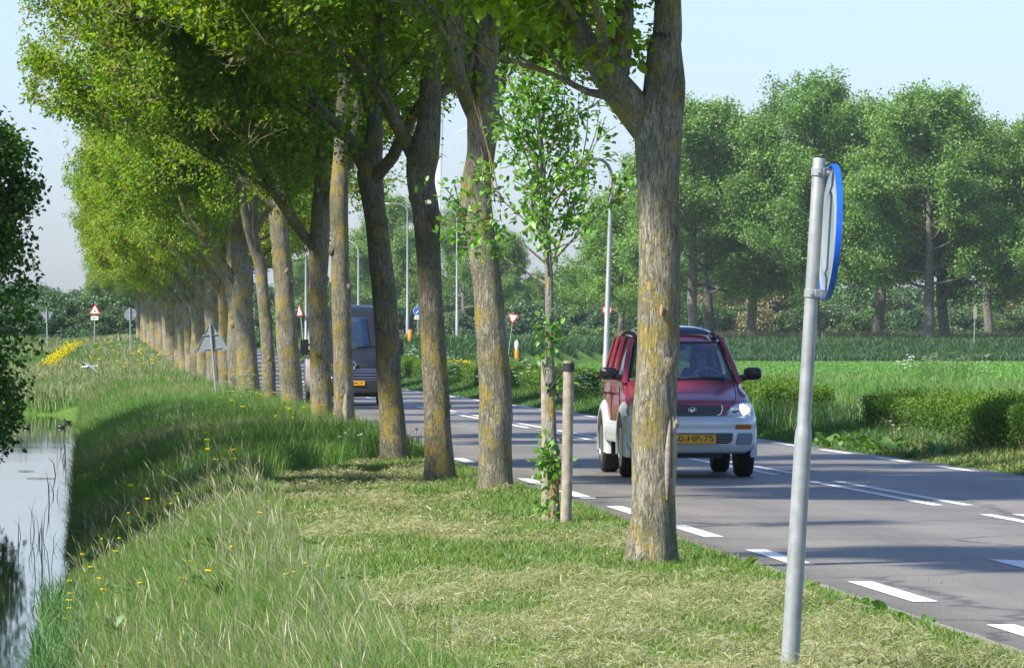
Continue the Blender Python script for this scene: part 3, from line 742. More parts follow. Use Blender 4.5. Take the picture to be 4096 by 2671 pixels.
for k in range(44):
    u = random.uniform(118, 190); v = random.choice([7.75, 7.9, 9.4, 9.8]) + random.gauss(0, .12); X, Y = UV(u, v)
    put(pm[k % 3], 'cow_parsley', X, Y, 'white umbels of cow parsley crowding the clipped hedge across the road', 'wildflower', 'cow parsley by the roadside hedge', random.uniform(.75, 1.0))
for k in range(16):
    u = random.uniform(225, 300); v = 11 + random.gauss(0, 1.2); X, Y = UV(u, v)
    put(pm[k % 3], 'cow_parsley', X, Y, 'white cow parsley in the long meadow grass behind the black van', 'wildflower', 'cow parsley in the meadow', random.uniform(1.0, 1.3))
for k in range(14):
    X = random.uniform(14.6, 17.6); Y = random.uniform(212, 226)
    put(pm[k % 3], 'cow_parsley', X, Y, 'white cow parsley at the edge of the green field right of the sign post', 'wildflower', 'cow parsley at the field edge', random.uniform(1.0, 1.3))
for x, Z, s in ((595, 112, .85), (545, 124, .8), (572, 118, .9)):
    X = (x - 1190) * Z / F; put(pm[0], 'cow_parsley', X, Z, 'white cow parsley in front of the row trunks at the top of the bank', 'wildflower', 'cow parsley under the tree row', s)
# dandelion clocks
dm = [flower_mesh('dandelion_clock', .34, 1, (.60, .58, .52), .022, (.36, .34, .18)), flower_mesh('dandelion_stalk', .30, 1, (.34, .30, .20), .010, (.42, .36, .20))]
for k in range(64):
    u, v = random.choice([(78, 7.55), (79, 7.7), (93, 7.8), (96, 7.9), (90, 7.6)]); X, Y = UV(u + random.gauss(0, 1.3), v + random.gauss(0, .16))
    put(dm[0 if random.random() < .3 else 1], 'dandelion', X, Y, 'dandelion gone to seed on a pale stalk at the far edge of the road', 'wildflower', 'dandelions across the road', random.uniform(.8, 1.25))
for k in range(34):
    u, v = random.choice([(70.2, -.9), (70.0, -.5), (71, .35), (70.5, .2)]); X, Y = UV(u + random.gauss(0, .5), v + random.gauss(0, .16))
    put(dm[0 if random.random() < .4 else 1], 'dandelion', X, Y, 'dandelion gone to seed in the uncut grass just behind the mown verge', 'wildflower', 'dandelions at the end of the mown verge', random.uniform(.8, 1.3))
for (x, y, Z) in ((2155, 1460, 31.0), (2193, 1470, 30.6)):
    p = P3(x, y, Z); put(dm[1], 'dandelion', p.x, p.y, 'bare dandelion stalk standing alone on the near road edge', 'wildflower', 'dandelion stalks on the near road edge', .85)
# broad dock leaves by the kerb
def dock_mesh(seed, n=9, L_=.16):
    rng = random.Random(seed); v = []; f = []; c = []
    for k in range(n):
        a = rng.uniform(0, 6.28); el = rng.uniform(.25, 1.1); l = L_ * rng.uniform(.6, 1.2); w = l * .24
        d = Vector((math.cos(a) * math.cos(el), math.sin(a) * math.cos(el), math.sin(el))); s = Vector((-math.sin(a), math.cos(a), 0)); b = len(v)
        for t, ww in ((0, .15), (.35, 1), (.7, .8), (1, .05)):
            p = d * l * t + Vector((0, 0, -.5 * l * t * t * .6)); v += [p - s * w * ww, p + Vector((0, 0, -.01)), p + s * w * ww]
        for i in range(3):
            f += [(b + 3 * i, b + 3 * i + 1, b + 3 * i + 4, b + 3 * i + 3), (b + 3 * i + 1, b + 3 * i + 2, b + 3 * i + 5, b + 3 * i + 4)]
        cc = (.10 * rng.uniform(.7, 1.3), .20 * rng.uniform(.8, 1.25), .035); c += [cc] * 12
    return mesh_np('dock_plant', v, f, None, M['leaf2'], np.array(c))
dk = [dock_mesh(k) for k in range(3)]
for k, (u, v) in enumerate([(30.2, .55), (30.6, .72), (31.4, .6), (32.5, .62), (34, .5), (36, .3), (37.5, .55), (38.6, -.8), (52, -.3), (43, .6), (57, -.9), (31.2, .45), (46, .35), (40, .5)]):
    X, Y = UV(u, v); put(dk[k % 3], 'dock_plant', X, Y, 'broad leaved weed in the short grass of the near verge', 'weed', 'broad leaved weeds on the near verge', random.uniform(.6, 1.0))
for k in range(26):
    u = random.uniform(74, 86); v = random.uniform(7.05, 7.8); X, Y = UV(u, v); put(dk[k % 3], 'dock_plant', X, Y, 'broad leaved weed at the foot of the hedge across the road', 'weed', 'broad leaved weeds below the hedge', random.uniform(1.2, 2.0))

random.seed(77)
wd = [dock_mesh(20 + k, 14, .15) for k in range(3)]
for k in range(70):
    u = random.uniform(27, 64); v = random.uniform(-3.7, -2.2); X, Y = UV(u, v)
    put(wd[k % 3], 'dock_plant', X, Y, 'broad leaved weed among the tall grass of the near ditch bank', 'weed', 'broad leaved weeds on the near ditch bank', random.uniform(.7, 1.3), .05)
# scum, leaves and sticks afloat
def afloat():
    rng = np.random.default_rng(55); n = 900
    cu = rng.uniform(40, 165, 26); cv = rng.uniform(-6.2, -4.0, 26); i = rng.integers(0, 26, n)
    u = cu[i] + rng.normal(0, 1.4, n); v = cv[i] + rng.normal(0, .12, n); X, Y = UV(u, v); r = rng.uniform(.008, .028, n); a = rng.uniform(0, 6.28, n)
    c = np.stack([X, Y, np.full(n, -.596)], -1); d = np.stack([np.cos(a) * r, np.sin(a) * r, 0 * r], -1); e_ = np.stack([-np.sin(a) * r * .6, np.cos(a) * r * .6, 0 * r], -1)
    vv = np.stack([c - d, c - e_, c + d, c + e_], 1).reshape(-1, 3)
    cols = mixcol(rng, n, np.array([.05, .07, .02]), np.array([.16, .15, .07]))
    tag(obj('floating_weed', mesh_np('floating_weed', vv, np.arange(n * 4).reshape(-1, 4), None, M['grass'], np.repeat(clampc(cols), 4, 0))), kind='stuff')
afloat()
for x, y, w_, lab in ((95, 1112, 70, 'thin dark stick floating on the ditch'), (60, 1095, 40, 'short dark stick floating on the ditch beside the longer one')):
    Z = F * 2.1 / (y - 800); p = P3(x, y, Z)
    mb = MB().tube([(p.x - w_ / 2 * Z / F, Z + .1, -.592), (p.x, Z - .05, -.588), (p.x + w_ / 2 * Z / F, Z, -.592)], [.003, .006, .003], 6)
    tag(mb.build('floating_stick', M['bark_dk']), lab, 'stick', 'sticks afloat on the ditch')
# ------------------------------------------------------------------ trees
def nrm(a): return a / np.maximum(np.linalg.norm(a, axis=-1, keepdims=True), 1e-9)

def tube_np(pts, rad, n):
    pts = np.asarray(pts, float); m = len(pts)
    t = np.gradient(pts, axis=0); t = nrm(t)
    ref = np.array([0., 1., 0.]) if abs(t[0][1]) < .8 else np.array([1., 0., 0.])
    A = np.empty_like(pts); 
    for i in range(m):
        ref = ref - t[i] * ref.dot(t[i]); ref /= np.linalg.norm(ref); A[i] = ref
    B = np.cross(t, A)
    a = np.arange(n) * 2 * PI / n
    v = pts[:, None] + (A[:, None] * np.cos(a)[None, :, None] + B[:, None] * np.sin(a)[None, :, None]) * np.asarray(rad)[:, None, None]
    k = np.arange(m * n).reshape(m, n); k2 = np.roll(k, -1, 1)
    q = np.stack([k[:-1], k2[:-1], k2[1:], k[1:]], -1).reshape(-1, 4)
    return v.reshape(-1, 3), q

def resample(pts, step):
    pts = np.asarray(pts, float)           # x,y,z,r rows -> smooth curve
    d = np.r_[0, np.cumsum(np.linalg.norm(np.diff(pts[:, :3], axis=0), axis=1))]
    n = max(3, int(d[-1] / step) + 1); s = np.linspace(0, d[-1], n)
    # Catmull-Rom through the rows
    out = np.empty((n, 4)); m = len(pts)
    for i, x in enumerate(s):
        j = min(max(np.searchsorted(d, x) - 1, 0), m - 2); t = (x - d[j]) / (d[j + 1] - d[j])
        p0, p1, p2, p3 = pts[max(j - 1, 0)], pts[j], pts[j + 1], pts[min(j + 2, m - 1)]
        out[i] = .5 * ((2 * p1) + (-p0 + p2) * t + (2 * p0 - 5 * p1 + 4 * p2 - p3) * t * t + (-p0 + 3 * p1 - 3 * p2 + p3) * t ** 3)
    return out

class Tree:
    def __init__(s, seed):
        s.rng = np.random.default_rng(seed); s.chains = []; s.twigs = []
    def trunk(s, rows, step=.07, n=26, lump=.17, flare=True):
        c = resample(rows, step); s.axis = c
        r = c[:, 3].copy()
        h = c[:, 2] - c[0, 2]
        v, q = tube_np(c[:, :3], r, n)
        ctr = np.repeat(c[:, :3], n, 0); d = v - ctr; rr = np.repeat(r, n)[:, None]
        ang = np.tile(np.arange(n) * 2 * PI / n, len(c)); hh = np.repeat(h, n)
        sd = int(s.rng.integers(1000))
        nz = fbm(np.stack([v[:, 0] * 5, v[:, 1] * 5, v[:, 2] * 2.0], -1), sd, 3) - .5
        k = 1 + lump * 1.6 * nz
        if flare:
            lob = .55 + .45 * np.cos(ang * 5 + s.rng.uniform(0, 6)) + .25 * np.cos(ang * 3 + 1)
            k = k + np.exp(-hh / .16) * .30 * lob + np.exp(-hh / .3) * .07
        s.tv, s.tq = ctr + d * k[:, None], q
        s.parts = [(s.tv, s.tq)]
    def knob(s, c, r):
        P = MB().ball(c, r, 12, 8); v = np.array([list(p) for p in P.v]); v += (vnoise(v * 18, 3)[:, None] - .5) * np.array(r).max() * .35
        s.parts.append((v, np.array(P.f)))
    def grow(s, p, d, length, r0, level, maxl, up, wig, kids, spread, ratio, t0=.2, n=6):
        rng = s.rng
        k = max(3, int(length / (.28 if level < maxl else .22))); st = length / k
        pts = [np.r_[p, r0]]; d = nrm(np.asarray(d, float)); p = np.asarray(p, float)
        nodes = []
        for i in range(k):
            d = nrm(d + rng.normal(0, wig, 3) + np.array([0, 0, up]))
            p = p + d * st
            f = (i + 1) / k
            pts.append(np.r_[p, max(r0 * (1 - .8 * f), .004)])
            if f > t0: nodes.append((p.copy(), d.copy(), f, pts[-1][3]))
        pts = np.array(pts); s.chains.append((pts, n))
        if level >= maxl - 1: s.twigs.append(pts[len(pts) // 3 if level < maxl else 0:, :3])
        if level < maxl and nodes:
            for j in range(kids[level]):
                q, dd, f, rr = nodes[min(int(rng.uniform(0, 1) ** .8 * len(nodes)), len(nodes) - 1)]
                o = rng.normal(0, 1, 3); o = nrm(o - dd * o.dot(dd))
                a = R(rng.normal(spread, 10))
                s.grow(q, dd * math.cos(a) + o * math.sin(a), length * ratio * rng.uniform(.7, 1.25) * (1.15 - .5 * f), max(rr * .62, .006), level + 1, maxl, up * .8, wig * 1.25, kids, spread, ratio, .2, max(4, n - 2))
    def wood_mesh(s, name, mat, keep=None):
        V = []; Q = []; o = 0
        for v, q in s.parts:
            V.append(v); Q.append(q + o); o += len(v)
        for pts, n in s.chains:
            if keep is not None and pts[0, 3] < keep: continue
            v, q = tube_np(pts[:, :3], pts[:, 3], n); V.append(v); Q.append(q + o); o += len(v)
        return mesh_np(name, np.concatenate(V), np.concatenate(Q), None, mat, smooth=True)
    def leaf_spots(s, per_m, off, env=None):
        """clusters of leaf bases along every twig"""
        P = []; A = []
        for t in s.twigs:
            ln = np.linalg.norm(np.diff(t, axis=0), axis=1).sum(); n = int(per_m * ln + s.rng.uniform(0, 1))
            if n < 1: continue
            x = s.rng.uniform(0, len(t) - 1.001, n); i = x.astype(int); f = (x - i)[:, None]
            P.append(t[i] * (1 - f) + t[i + 1] * f); A.append(nrm(t[i + 1] - t[i]))
        P = np.concatenate(P); A = np.concatenate(A)
        P = P + s.rng.normal(0, off, P.shape)
        if env is not None:
            k = env(P); P, A = P[k], A[k]
        return P, A

def leaf_mesh(name, rng, C, A, per, spread, size, pal, mat, droop=.25, updown=.5, wl=.62, fruit=0.0, fruitcol=None, var=.16, clvar=.16, oval=False):
    n = len(C)
    cshade = rng.normal(0, clvar, (n, 1, 1)); ct = rng.uniform(0, 1, (n, 1, 1))
    P = C[:, None] + rng.normal(0, spread, (n, per, 3))
    ax = nrm(A[:, None] * .5 + rng.normal(0, .75, (n, per, 3)) + np.array([0, 0, -droop]))
    nz = nrm(rng.normal(0, updown, (n, per, 3)) + np.array([-.12, 0, .9]))
    sd = nrm(np.cross(nz, ax)); up = np.cross(ax, sd)
    Ls = size * rng.uniform(.65, 1.25, (n, per, 1)); W = Ls * wl * .5
    fold = W * rng.uniform(.1, .55, (n, per, 1))
    b = P; t = P + ax * Ls - np.array([0, 0, 1]) * Ls * .12; m = P + ax * Ls * .45
    l = m + sd * W + up * fold; r = m - sd * W + up * fold
    col = np.array(pal[0]) * (1 - ct) + np.array(pal[1]) * ct
    col = np.repeat(col, per, 1) * (1 + cshade + rng.normal(0, var, (n, per, 1)))
    if fruit:
        fr = rng.uniform(0, 1, n) < fruit
        fc = np.array(fruitcol[0]) + (np.array(fruitcol[1]) - np.array(fruitcol[0])) * rng.uniform(0, 1, (n, per, 1))
        pick = fr[:, None, None] & (rng.uniform(0, 1, (n, per, 1)) < .7)
        col = np.where(pick, fc * (1 + rng.normal(0, .12, (n, per, 1))), col)
    if oval:
        l1 = b + ax * Ls * .22 + sd * W * .82 + up * fold * .8; r1 = b + ax * Ls * .22 - sd * W * .82 + up * fold * .8
        l2 = b + ax * Ls * .62 + sd * W * .88 + up * fold * .8 - np.array([0, 0, 1]) * Ls * .04; r2 = b + ax * Ls * .62 - sd * W * .88 + up * fold * .8 - np.array([0, 0, 1]) * Ls * .04
        v = np.stack([b, l1, l2, t, r2, r1], 2).reshape(-1, 3); k = np.arange(n * per)[:, None] * 6
        q = np.concatenate([k + np.array([[0, 1, 2, 3]]), k + np.array([[0, 3, 4, 5]])])
        return mesh_np(name, v, q, None, mat, np.repeat(clampc(col.reshape(-1, 3)), 6, 0))
    v = np.stack([b, l, t, r], 2).reshape(-1, 3)
    k = np.arange(n * per)[:, None] * 4
    tr = np.concatenate([k + np.array([[0, 1, 2]]), k + np.array([[0, 2, 3]])])
    return mesh_np(name, v, None, tr, mat, np.repeat(clampc(col.reshape(-1, 3)), 4, 0))

ELM = [(.145, .265, .008), (.28, .41, .018)]
FRUIT = [(.26, .27, .06), (.42, .33, .12)]

def elm(seed, rows, fork, left=None, height=10.6, nlimb=7, keepz=99, bark=None, lean=(0, 0), yellow=.16, dens=1.0, knobs=(), n=26, spreadR=4.9, right=99, bough=None):
    """vase-shaped street elm: clear trunk, a leader and rising limbs"""
    T = Tree(seed); rng = T.rng
    top = rows[-1]
    x0, y0 = rows[0][0], rows[0][1]
    full = [list(r) for r in rows]
    # carry the leader on to the crown
    lz = top[2]; lr = top[3]
    for t in (.35, .7, 1.0):
        full.append([top[0] + lean[0] * t + rng.normal(0, .1), top[1] + lean[1] * t + rng.normal(0, .1), lz + (height - .8 - lz) * t, lr * (1 - .9 * t) + .01])
    T.trunk(full, n=n)
    for c, r in knobs: T.knob(c, r)
    for k_ in range(5):                            # old pruning burrs
        z_ = rng.uniform(.7, max(1.2, fork - .2)); q_ = T.axis[int(np.argmin(np.abs(T.axis[:, 2] - z_)))]; a_ = rng.uniform(0, 6.28); r_ = q_[3]
        T.knob((q_[0] + math.cos(a_) * r_ * .72, q_[1] + math.sin(a_) * r_ * .72, q_[2]), (r_ * rng.uniform(.28, .45), r_ * rng.uniform(.28, .45), r_ * rng.uniform(.4, .75)))
    ax = T.axis
    def at(z): i = int(np.argmin(np.abs(ax[:, 2] - z))); return ax[i]
    kids = [11, 9, 0]
    args = dict(maxl=2, up=.055, wig=.13, kids=kids, spread=42, ratio=.52)
    az = rng.uniform(0, 6.28)
    if left is not None:                          # the limb the photo shows: rows of x,y,z,r
        lc = resample(left, .12); T.chains.append((lc, 14))
        d = nrm(lc[-1, :3] - lc[-4, :3])
        T.grow(lc[-1, :3], d, 4.2, lc[-1, 3], 0, n=12, **args)
        for f in (.45, .7, .9):
            q = lc[int(f * (len(lc) - 1))]
            if bough and f == .45:
                bc = resample(bough, .12); T.chains.append((bc, 10)); b2 = resample([[*P3(1432, 210, 38.1), .07], [*P3(1436, 150, 38.1), .085], [*P3(1448, 70, 38.1), .07], [*P3(1452, -20, 38.1), .06]], .12); T.chains.append((b2, 12)); T.grow(b2[-1, :3], np.array([-.1, .1, 1.]), 3.2, .055, 0, n=8, **args); [T.grow(b2[j_, :3], np.array([-.7, s_, .4]), 1.5, .02, 1, n=6, **args) for j_, s_ in ((2, -.5), (3, .5), (5, -.3))]; T.twigs.append(bc[len(bc) // 3:, :3])
                for g_ in (.35, .6, .8, 1.0):
                    q2 = bc[int(g_ * (len(bc) - 1))]; T.grow(q2[:3], np.array([-.8, rng.normal(0, .5), rng.normal(.35, .3)]), 1.3, .018, 1, n=6, **args)
            for sgn in (-1, 1):
                T.grow(q[:3], nrm(d + np.array([rng.normal(0, .3), sgn * .9, .15])), 3.0 * rng.uniform(.8, 1.2), q[3] * .42, 0, n=8, **args)
    for k in range(nlimb):
        f = k / max(1, nlimb - 1); z = fork + (height - 3.4 - fork) * f ** 1.1 + rng.uniform(-.1, .25)
        q = at(z); az += 2.4 + rng.normal(0, .3)
        if left is not None and k < 2 and math.cos(az) < -.3: az += PI
        el = R(rng.normal(46 + 16 * f, 6)); d = np.array([math.cos(az) * math.cos(el), math.sin(az) * math.cos(el), math.sin(el)])
        T.grow(q[:3], d, (5.0 - 2.6 * f) * rng.uniform(.85, 1.15), min(q[3] * .55, .10), 0, n=9, **args)
    # leader tip
    q = ax[-1]; T.grow(q[:3], np.array([0, 0, 1.]), 1.4, .02, 0, n=6, **args)
    zb = fork + .15
    cx, cy = ax[int(len(ax) * .6), 0], ax[int(len(ax) * .6), 1]
    z0 = rows[0][2]
    def env(P):
        r = np.hypot(P[:, 0] - cx, P[:, 1] - cy)
        return (P[:, 2] > zb - .35 + .5 * np.maximum(r - .3, 0)) & (r < spreadR) & (P[:, 2] < keepz) & ((P[:, 0] < x0 + right) | (P[:, 2] > 4.6))
    for pts_, n_ in T.chains:
        if n_ >= 8: T.twigs.append(pts_[len(pts_) // 4:, :3])
    C, A = T.leaf_spots(26 * dens, .14, env)
    T.chains = [c for c in T.chains if c[1] >= 10 or env(c[0][-1:, :3] + np.array([0, 0, .3]))[0]]
    crown = leaf_mesh('crown', rng, C, A, 8, .062, .084, ELM, M['leaf'], fruit=yellow, fruitcol=FRUIT, oval=seed < 104)
    return T, crown, T.wood_mesh('trunk', bark or M['bark'])

def place_tree(base, T, crown, wood, label, group, name='elm_tree'):
    e = empty(name, base); tag(e, label, 'tree', group)
    for me, nm in ((wood, 'trunk'), (crown, 'crown')):
        o = obj(nm, me, e); o.location = (-base[0], -base[1], -base[2])
    return e

def rows_px(Z, ppm, pts, dy=0.0):
    """(x, y, width) picture measurements of a trunk standing Z away"""
    out = []
    for x, y, w in pts: p = P3(x, y, Z); out.append([p.x, Z + dy, p.z, w / 2 / ppm])
    return out
def ppm(Z): return F / Z

GRP = 'old elms in the roadside row'
near = [
 # Z, trunk (x,y,w), fork height, left limb (x,y,w,dy), label, bark, seed, yellow
 (38.1, [(1513, 1322, 120), (1515, 1290, 116), (1517, 1200, 110), (1520, 1000, 104), (1529, 800, 106), (1532, 550, 103), (1530, 400, 108), (1533, 300, 118), (1545, 210, 104), (1545, 110, 82), (1552, 0, 66)], 3.5,
  [(1518, 335, 60, 0), (1482, 266, 86, 0), (1432, 205, 78, -.03), (1378, 135, 58, -.08), (1318, 50, 46, -.12), (1275, -30, 38, -.2)], 'thickest and nearest elm, orange lichen on its trunk, in front of the maroon car', 'bark', 101, .10),
 (55.1, [(1155, 1162, 84), (1153, 1130, 80), (1151, 1050, 78), (1150, 900, 74), (1138, 720, 70), (1120, 560, 66), (1106, 450, 72), (1118, 360, 66), (1124, 260, 76), (1130, 170, 62), (1135, 60, 50)], 4.2,
  [(1118, 300, 40, 0), (1092, 245, 40, 0), (1070, 190, 34, -.1), (1050, 100, 30, -.2)], 'bulging lichen-spotted elm between the staked sapling and a straight dark elm', 'bark', 103, .08),
 (60.5, [(1024, 1130, 72), (1022, 1110, 68), (1018, 1000, 62), (1006, 800, 58), (997, 620, 56), (990, 500, 62), (978, 420, 66), (984, 360, 72), (998, 280, 54), (1000, 190, 48), (998, 60, 40)], 3.9,
  [(972, 390, 32, 0), (945, 330, 34, 0), (912, 270, 30, -.1), (885, 190, 24, -.2)], 'straight dark elm with a Y fork and a round knob, on the mown verge', 'bark_dk', 104, .10),
 (70.1, [(917, 1086, 66), (916, 1060, 62), (906, 900, 58), (896, 720, 56), (880, 560, 54), (866, 450, 56), (860, 395, 60), (868, 330, 42), (872, 230, 36), (876, 120, 30)], 3.5,
  [(850, 400, 30, 0), (826, 350, 30, 0), (795, 300, 24, -.1), (755, 265, 20, -.2)], 'elm leaning back at the end of the mown grass, hiding the right of the van', 'bark_dk', 105, .12),
 (83.5, [(803, 1022, 50), (801, 980, 47), (798, 850, 45), (793, 700, 44), (790, 580, 42), (788, 470, 44), (790, 380, 34), (793, 280, 28)], 4.0, None, 'elm with a strip of bare wood at its foot, hiding half the van plate', 'bark', 106, .14),
 (91.6, [(749, 1008, 54), (748, 960, 50), (744, 800, 48), (739, 680, 46), (742, 570, 46), (746, 480, 42), (748, 380, 32), (750, 280, 26)], 3.6,
  [(728, 575, 24, 0), (705, 545, 24, 0), (672, 500, 20, -.1), (640, 450, 16, -.2)], 'elm with a thick bough to the ditch side, in front of the black van', 'bark', 107, .16),
 (106.5, [(682, 980, 56), (680, 940, 53), (668, 800, 50), (660, 680, 46), (655, 590, 44), (645, 500, 40), (640, 420, 30), (642, 330, 24)], 4.0, None, 'pale topped stout elm just left of the black van', 'bark', 108, .18),
 (119, [(628, 962, 34), (626, 930, 32), (622, 800, 30), (612, 700, 28), (605, 620, 30), (590, 570, 28), (575, 520, 22), (565, 440, 18)], 3.4, None, 'slim dark elm bending left over the leaning sign', 'bark_dk', 109, .2),
]
elms = []
for Z, pts, fork, left, label, bark, seed, yel in near:
    pm_ = ppm(Z); rows = rows_px(Z, pm_ * (1.06 if seed == 101 else 1), pts); b = rows[0]
    gz0 = gat(b[0], Z); rows[0][2] = min(rows[0][2], gz0) - .03
    lf = None
    if left:
        lf = []
        for x, y, w, dy in left: p = P3(x, y, Z); lf.append([p.x, Z + dy * 4, p.z, w / 2 / pm_])
    kn = []
    if seed == 104:
        p = P3(1010, 505, Z); kn = [((p.x, Z - .12, p.z), (.085, .10, .085))]
    if seed == 103:
        p = P3(1080, 470, Z); kn = [((p.x + .03, Z - .02, p.z), (.07, .09, .2)), ((P3(1158, 290, Z).x, Z, P3(1158, 290, Z).z), (.07, .08, .11))]
    if seed in (106, 107, 108): kn = [((rows[4][0] - rows[4][3] * .8, Z - .03, rows[4][2]), (.06, .08, .1)), ((rows[3][0] + rows[3][3] * .8, Z - .03, rows[3][2] + .2), (.05, .08, .08))]
    T, cr, wd = elm(seed, rows, fork, lf, yellow=yel, bark=M[bark], knobs=kn, right=.12 if seed == 101 else 99, bough=[[*P3(1408, 222, Z), .035], [*P3(1360, 212, Z), .024], [*P3(1300, 180, Z), .018], [*P3(1235, 150, Z), .012], [*P3(1175, 110, Z), .006]] if seed == 101 else None)
    elms.append(place_tree((b[0], Z, gz0), T, cr, wd, label, GRP))
# scar of bare wood on the nearest trunk
def scar(e, Z, spec, name='bark_scar', mat='deadwood'):
    mb = MB()
    for pts, w in spec:
        P = [P3(x, y, Z) + Vector((0, dy, 0)) for x, y, dy in pts]
        n = len(P); mb.tube(P, [w * math.sin(PI * (.12 + .76 * i / (n - 1))) for i in range(n)], 10)
    o = mb.build(name, M[mat], e); o.location = (-e.location.x, -e.location.y, -e.location.z); return o
scar(elms[0], 38.1, [([(1548, 1160, -.118), (1549, 1100, -.115), (1551, 1040, -.108), (1556, 975, -.095)], .024), ([(1564, 1150, -.075), (1564, 1080, -.06), (1564, 1010, -.06), (1562, 968, -.08)], .03), ([(1560, 1005, -.08), (1567, 985, -.06), (1570, 965, -.045)], .035)])
scar(elms[0], 38.1, [([(1535, 735, -.158), (1536, 722, -.16), (1537, 708, -.158)], .012)], 'fresh_wound', 'fresh_wood')
scar(elms[4], 83.5, [([(806, 985, -.16), (804, 950, -.16), (805, 915, -.155)], .05), ([(812, 990, -.13), (812, 955, -.13), (810, 925, -.13)], .04)])
# further along the row: four kinds, copied
kinds = []
for i, (sd, bk, yl, hh, fk) in enumerate([(201, 'bark', .22, 10.8, 3.3), (202, 'bark_or', .30, 10.2, 3.0), (203, 'bark', .38, 11.0, 3.2), (204, 'bark_dk', .25, 10.5, 3.5)]):
    rg = random.Random(sd); rows = []
    lx = rg.uniform(-.25, .05)
    for z, r in ((-.2, .25), (0, .24), (.5, .22), (1.3, .21), (2.2, .205), (2.9, .22), (3.6, .17), (4.4, .12)):
        rows.append([lx * z / 4 + rg.uniform(-.02, .02), rg.uniform(-.02, .02), z, r * rg.uniform(.95, 1.08)])
    left = [[rows[5][0] - .05, 0, 2.7, .09], [rows[5][0] - .3, .0, 3.1, .095], [rows[5][0] - .75, -.1, 3.7, .08], [rows[5][0] - 1.2, -.1, 4.4, .065]]
    T, cr, wd = elm(sd, rows, fk, left, height=hh, bark=M[bk], yellow=yl, dens=.8, n=18, knobs=[((rows[4][0] - .1, -.08, 2.1), (.07, .09, .09)), ((rows[3][0] + .1, -.08, 1.5), (.06, .09, .07))])
    kinds.append((T, cr, wd))
far = [(131.7, 580, 0, 1.15, 'stout knobbly elm with two close stems, right of the leaning sign'), (141.5, 553, 3, 1.0, 'elm trunk squeezed between two stouter ones right of the leaning sign'), (153.5, 524, 1, .9, 'elm with a bright orange lichen stripe, right behind the leaning triangular sign'),
       (168, 500, 0, .95, None), (180, 478, 2, 1.0, None), (193, 462, 3, 1.0, None), (206, 447, 0, 1.0, None), (219, 432, 2, 1.05, None), (232, 418, 1, 1.0, None), (246, 402, 2, 1.0, None), (260, 392, 0, 1.0, None), (275, 380, 2, .95, None), (291, 371, 1, 1.0, None), (308, 361, 2, 1.0, None), (326, 351, 0, 1.0, None), (345, 342, 2, 1.0, None), (366, 334, 1, 1.0, None), (388, 326, 2, 1.05, None)]
protos = {}
for Z, x, kd, sc, lab in far:
    X = (x - 1190) * Z / F
    lab2 = lab or 'distant elm of the row, its trunk merging with the next ones beyond the leaning sign'
    base = (X, Z, gat(X, Z) - .05)
    if kd not in protos:
        T, cr, wd = kinds[kd]; e = place_tree((0, 0, 0), T, cr, wd, lab2, GRP); protos[kd] = e
    else:
        e = copy_tree(protos[kd]); e['label'] = lab2
    e.location = base; e.scale = (sc, sc, random.uniform(.96, 1.05)); e.rotation_euler = (0, 0, random.uniform(-.5, .5))

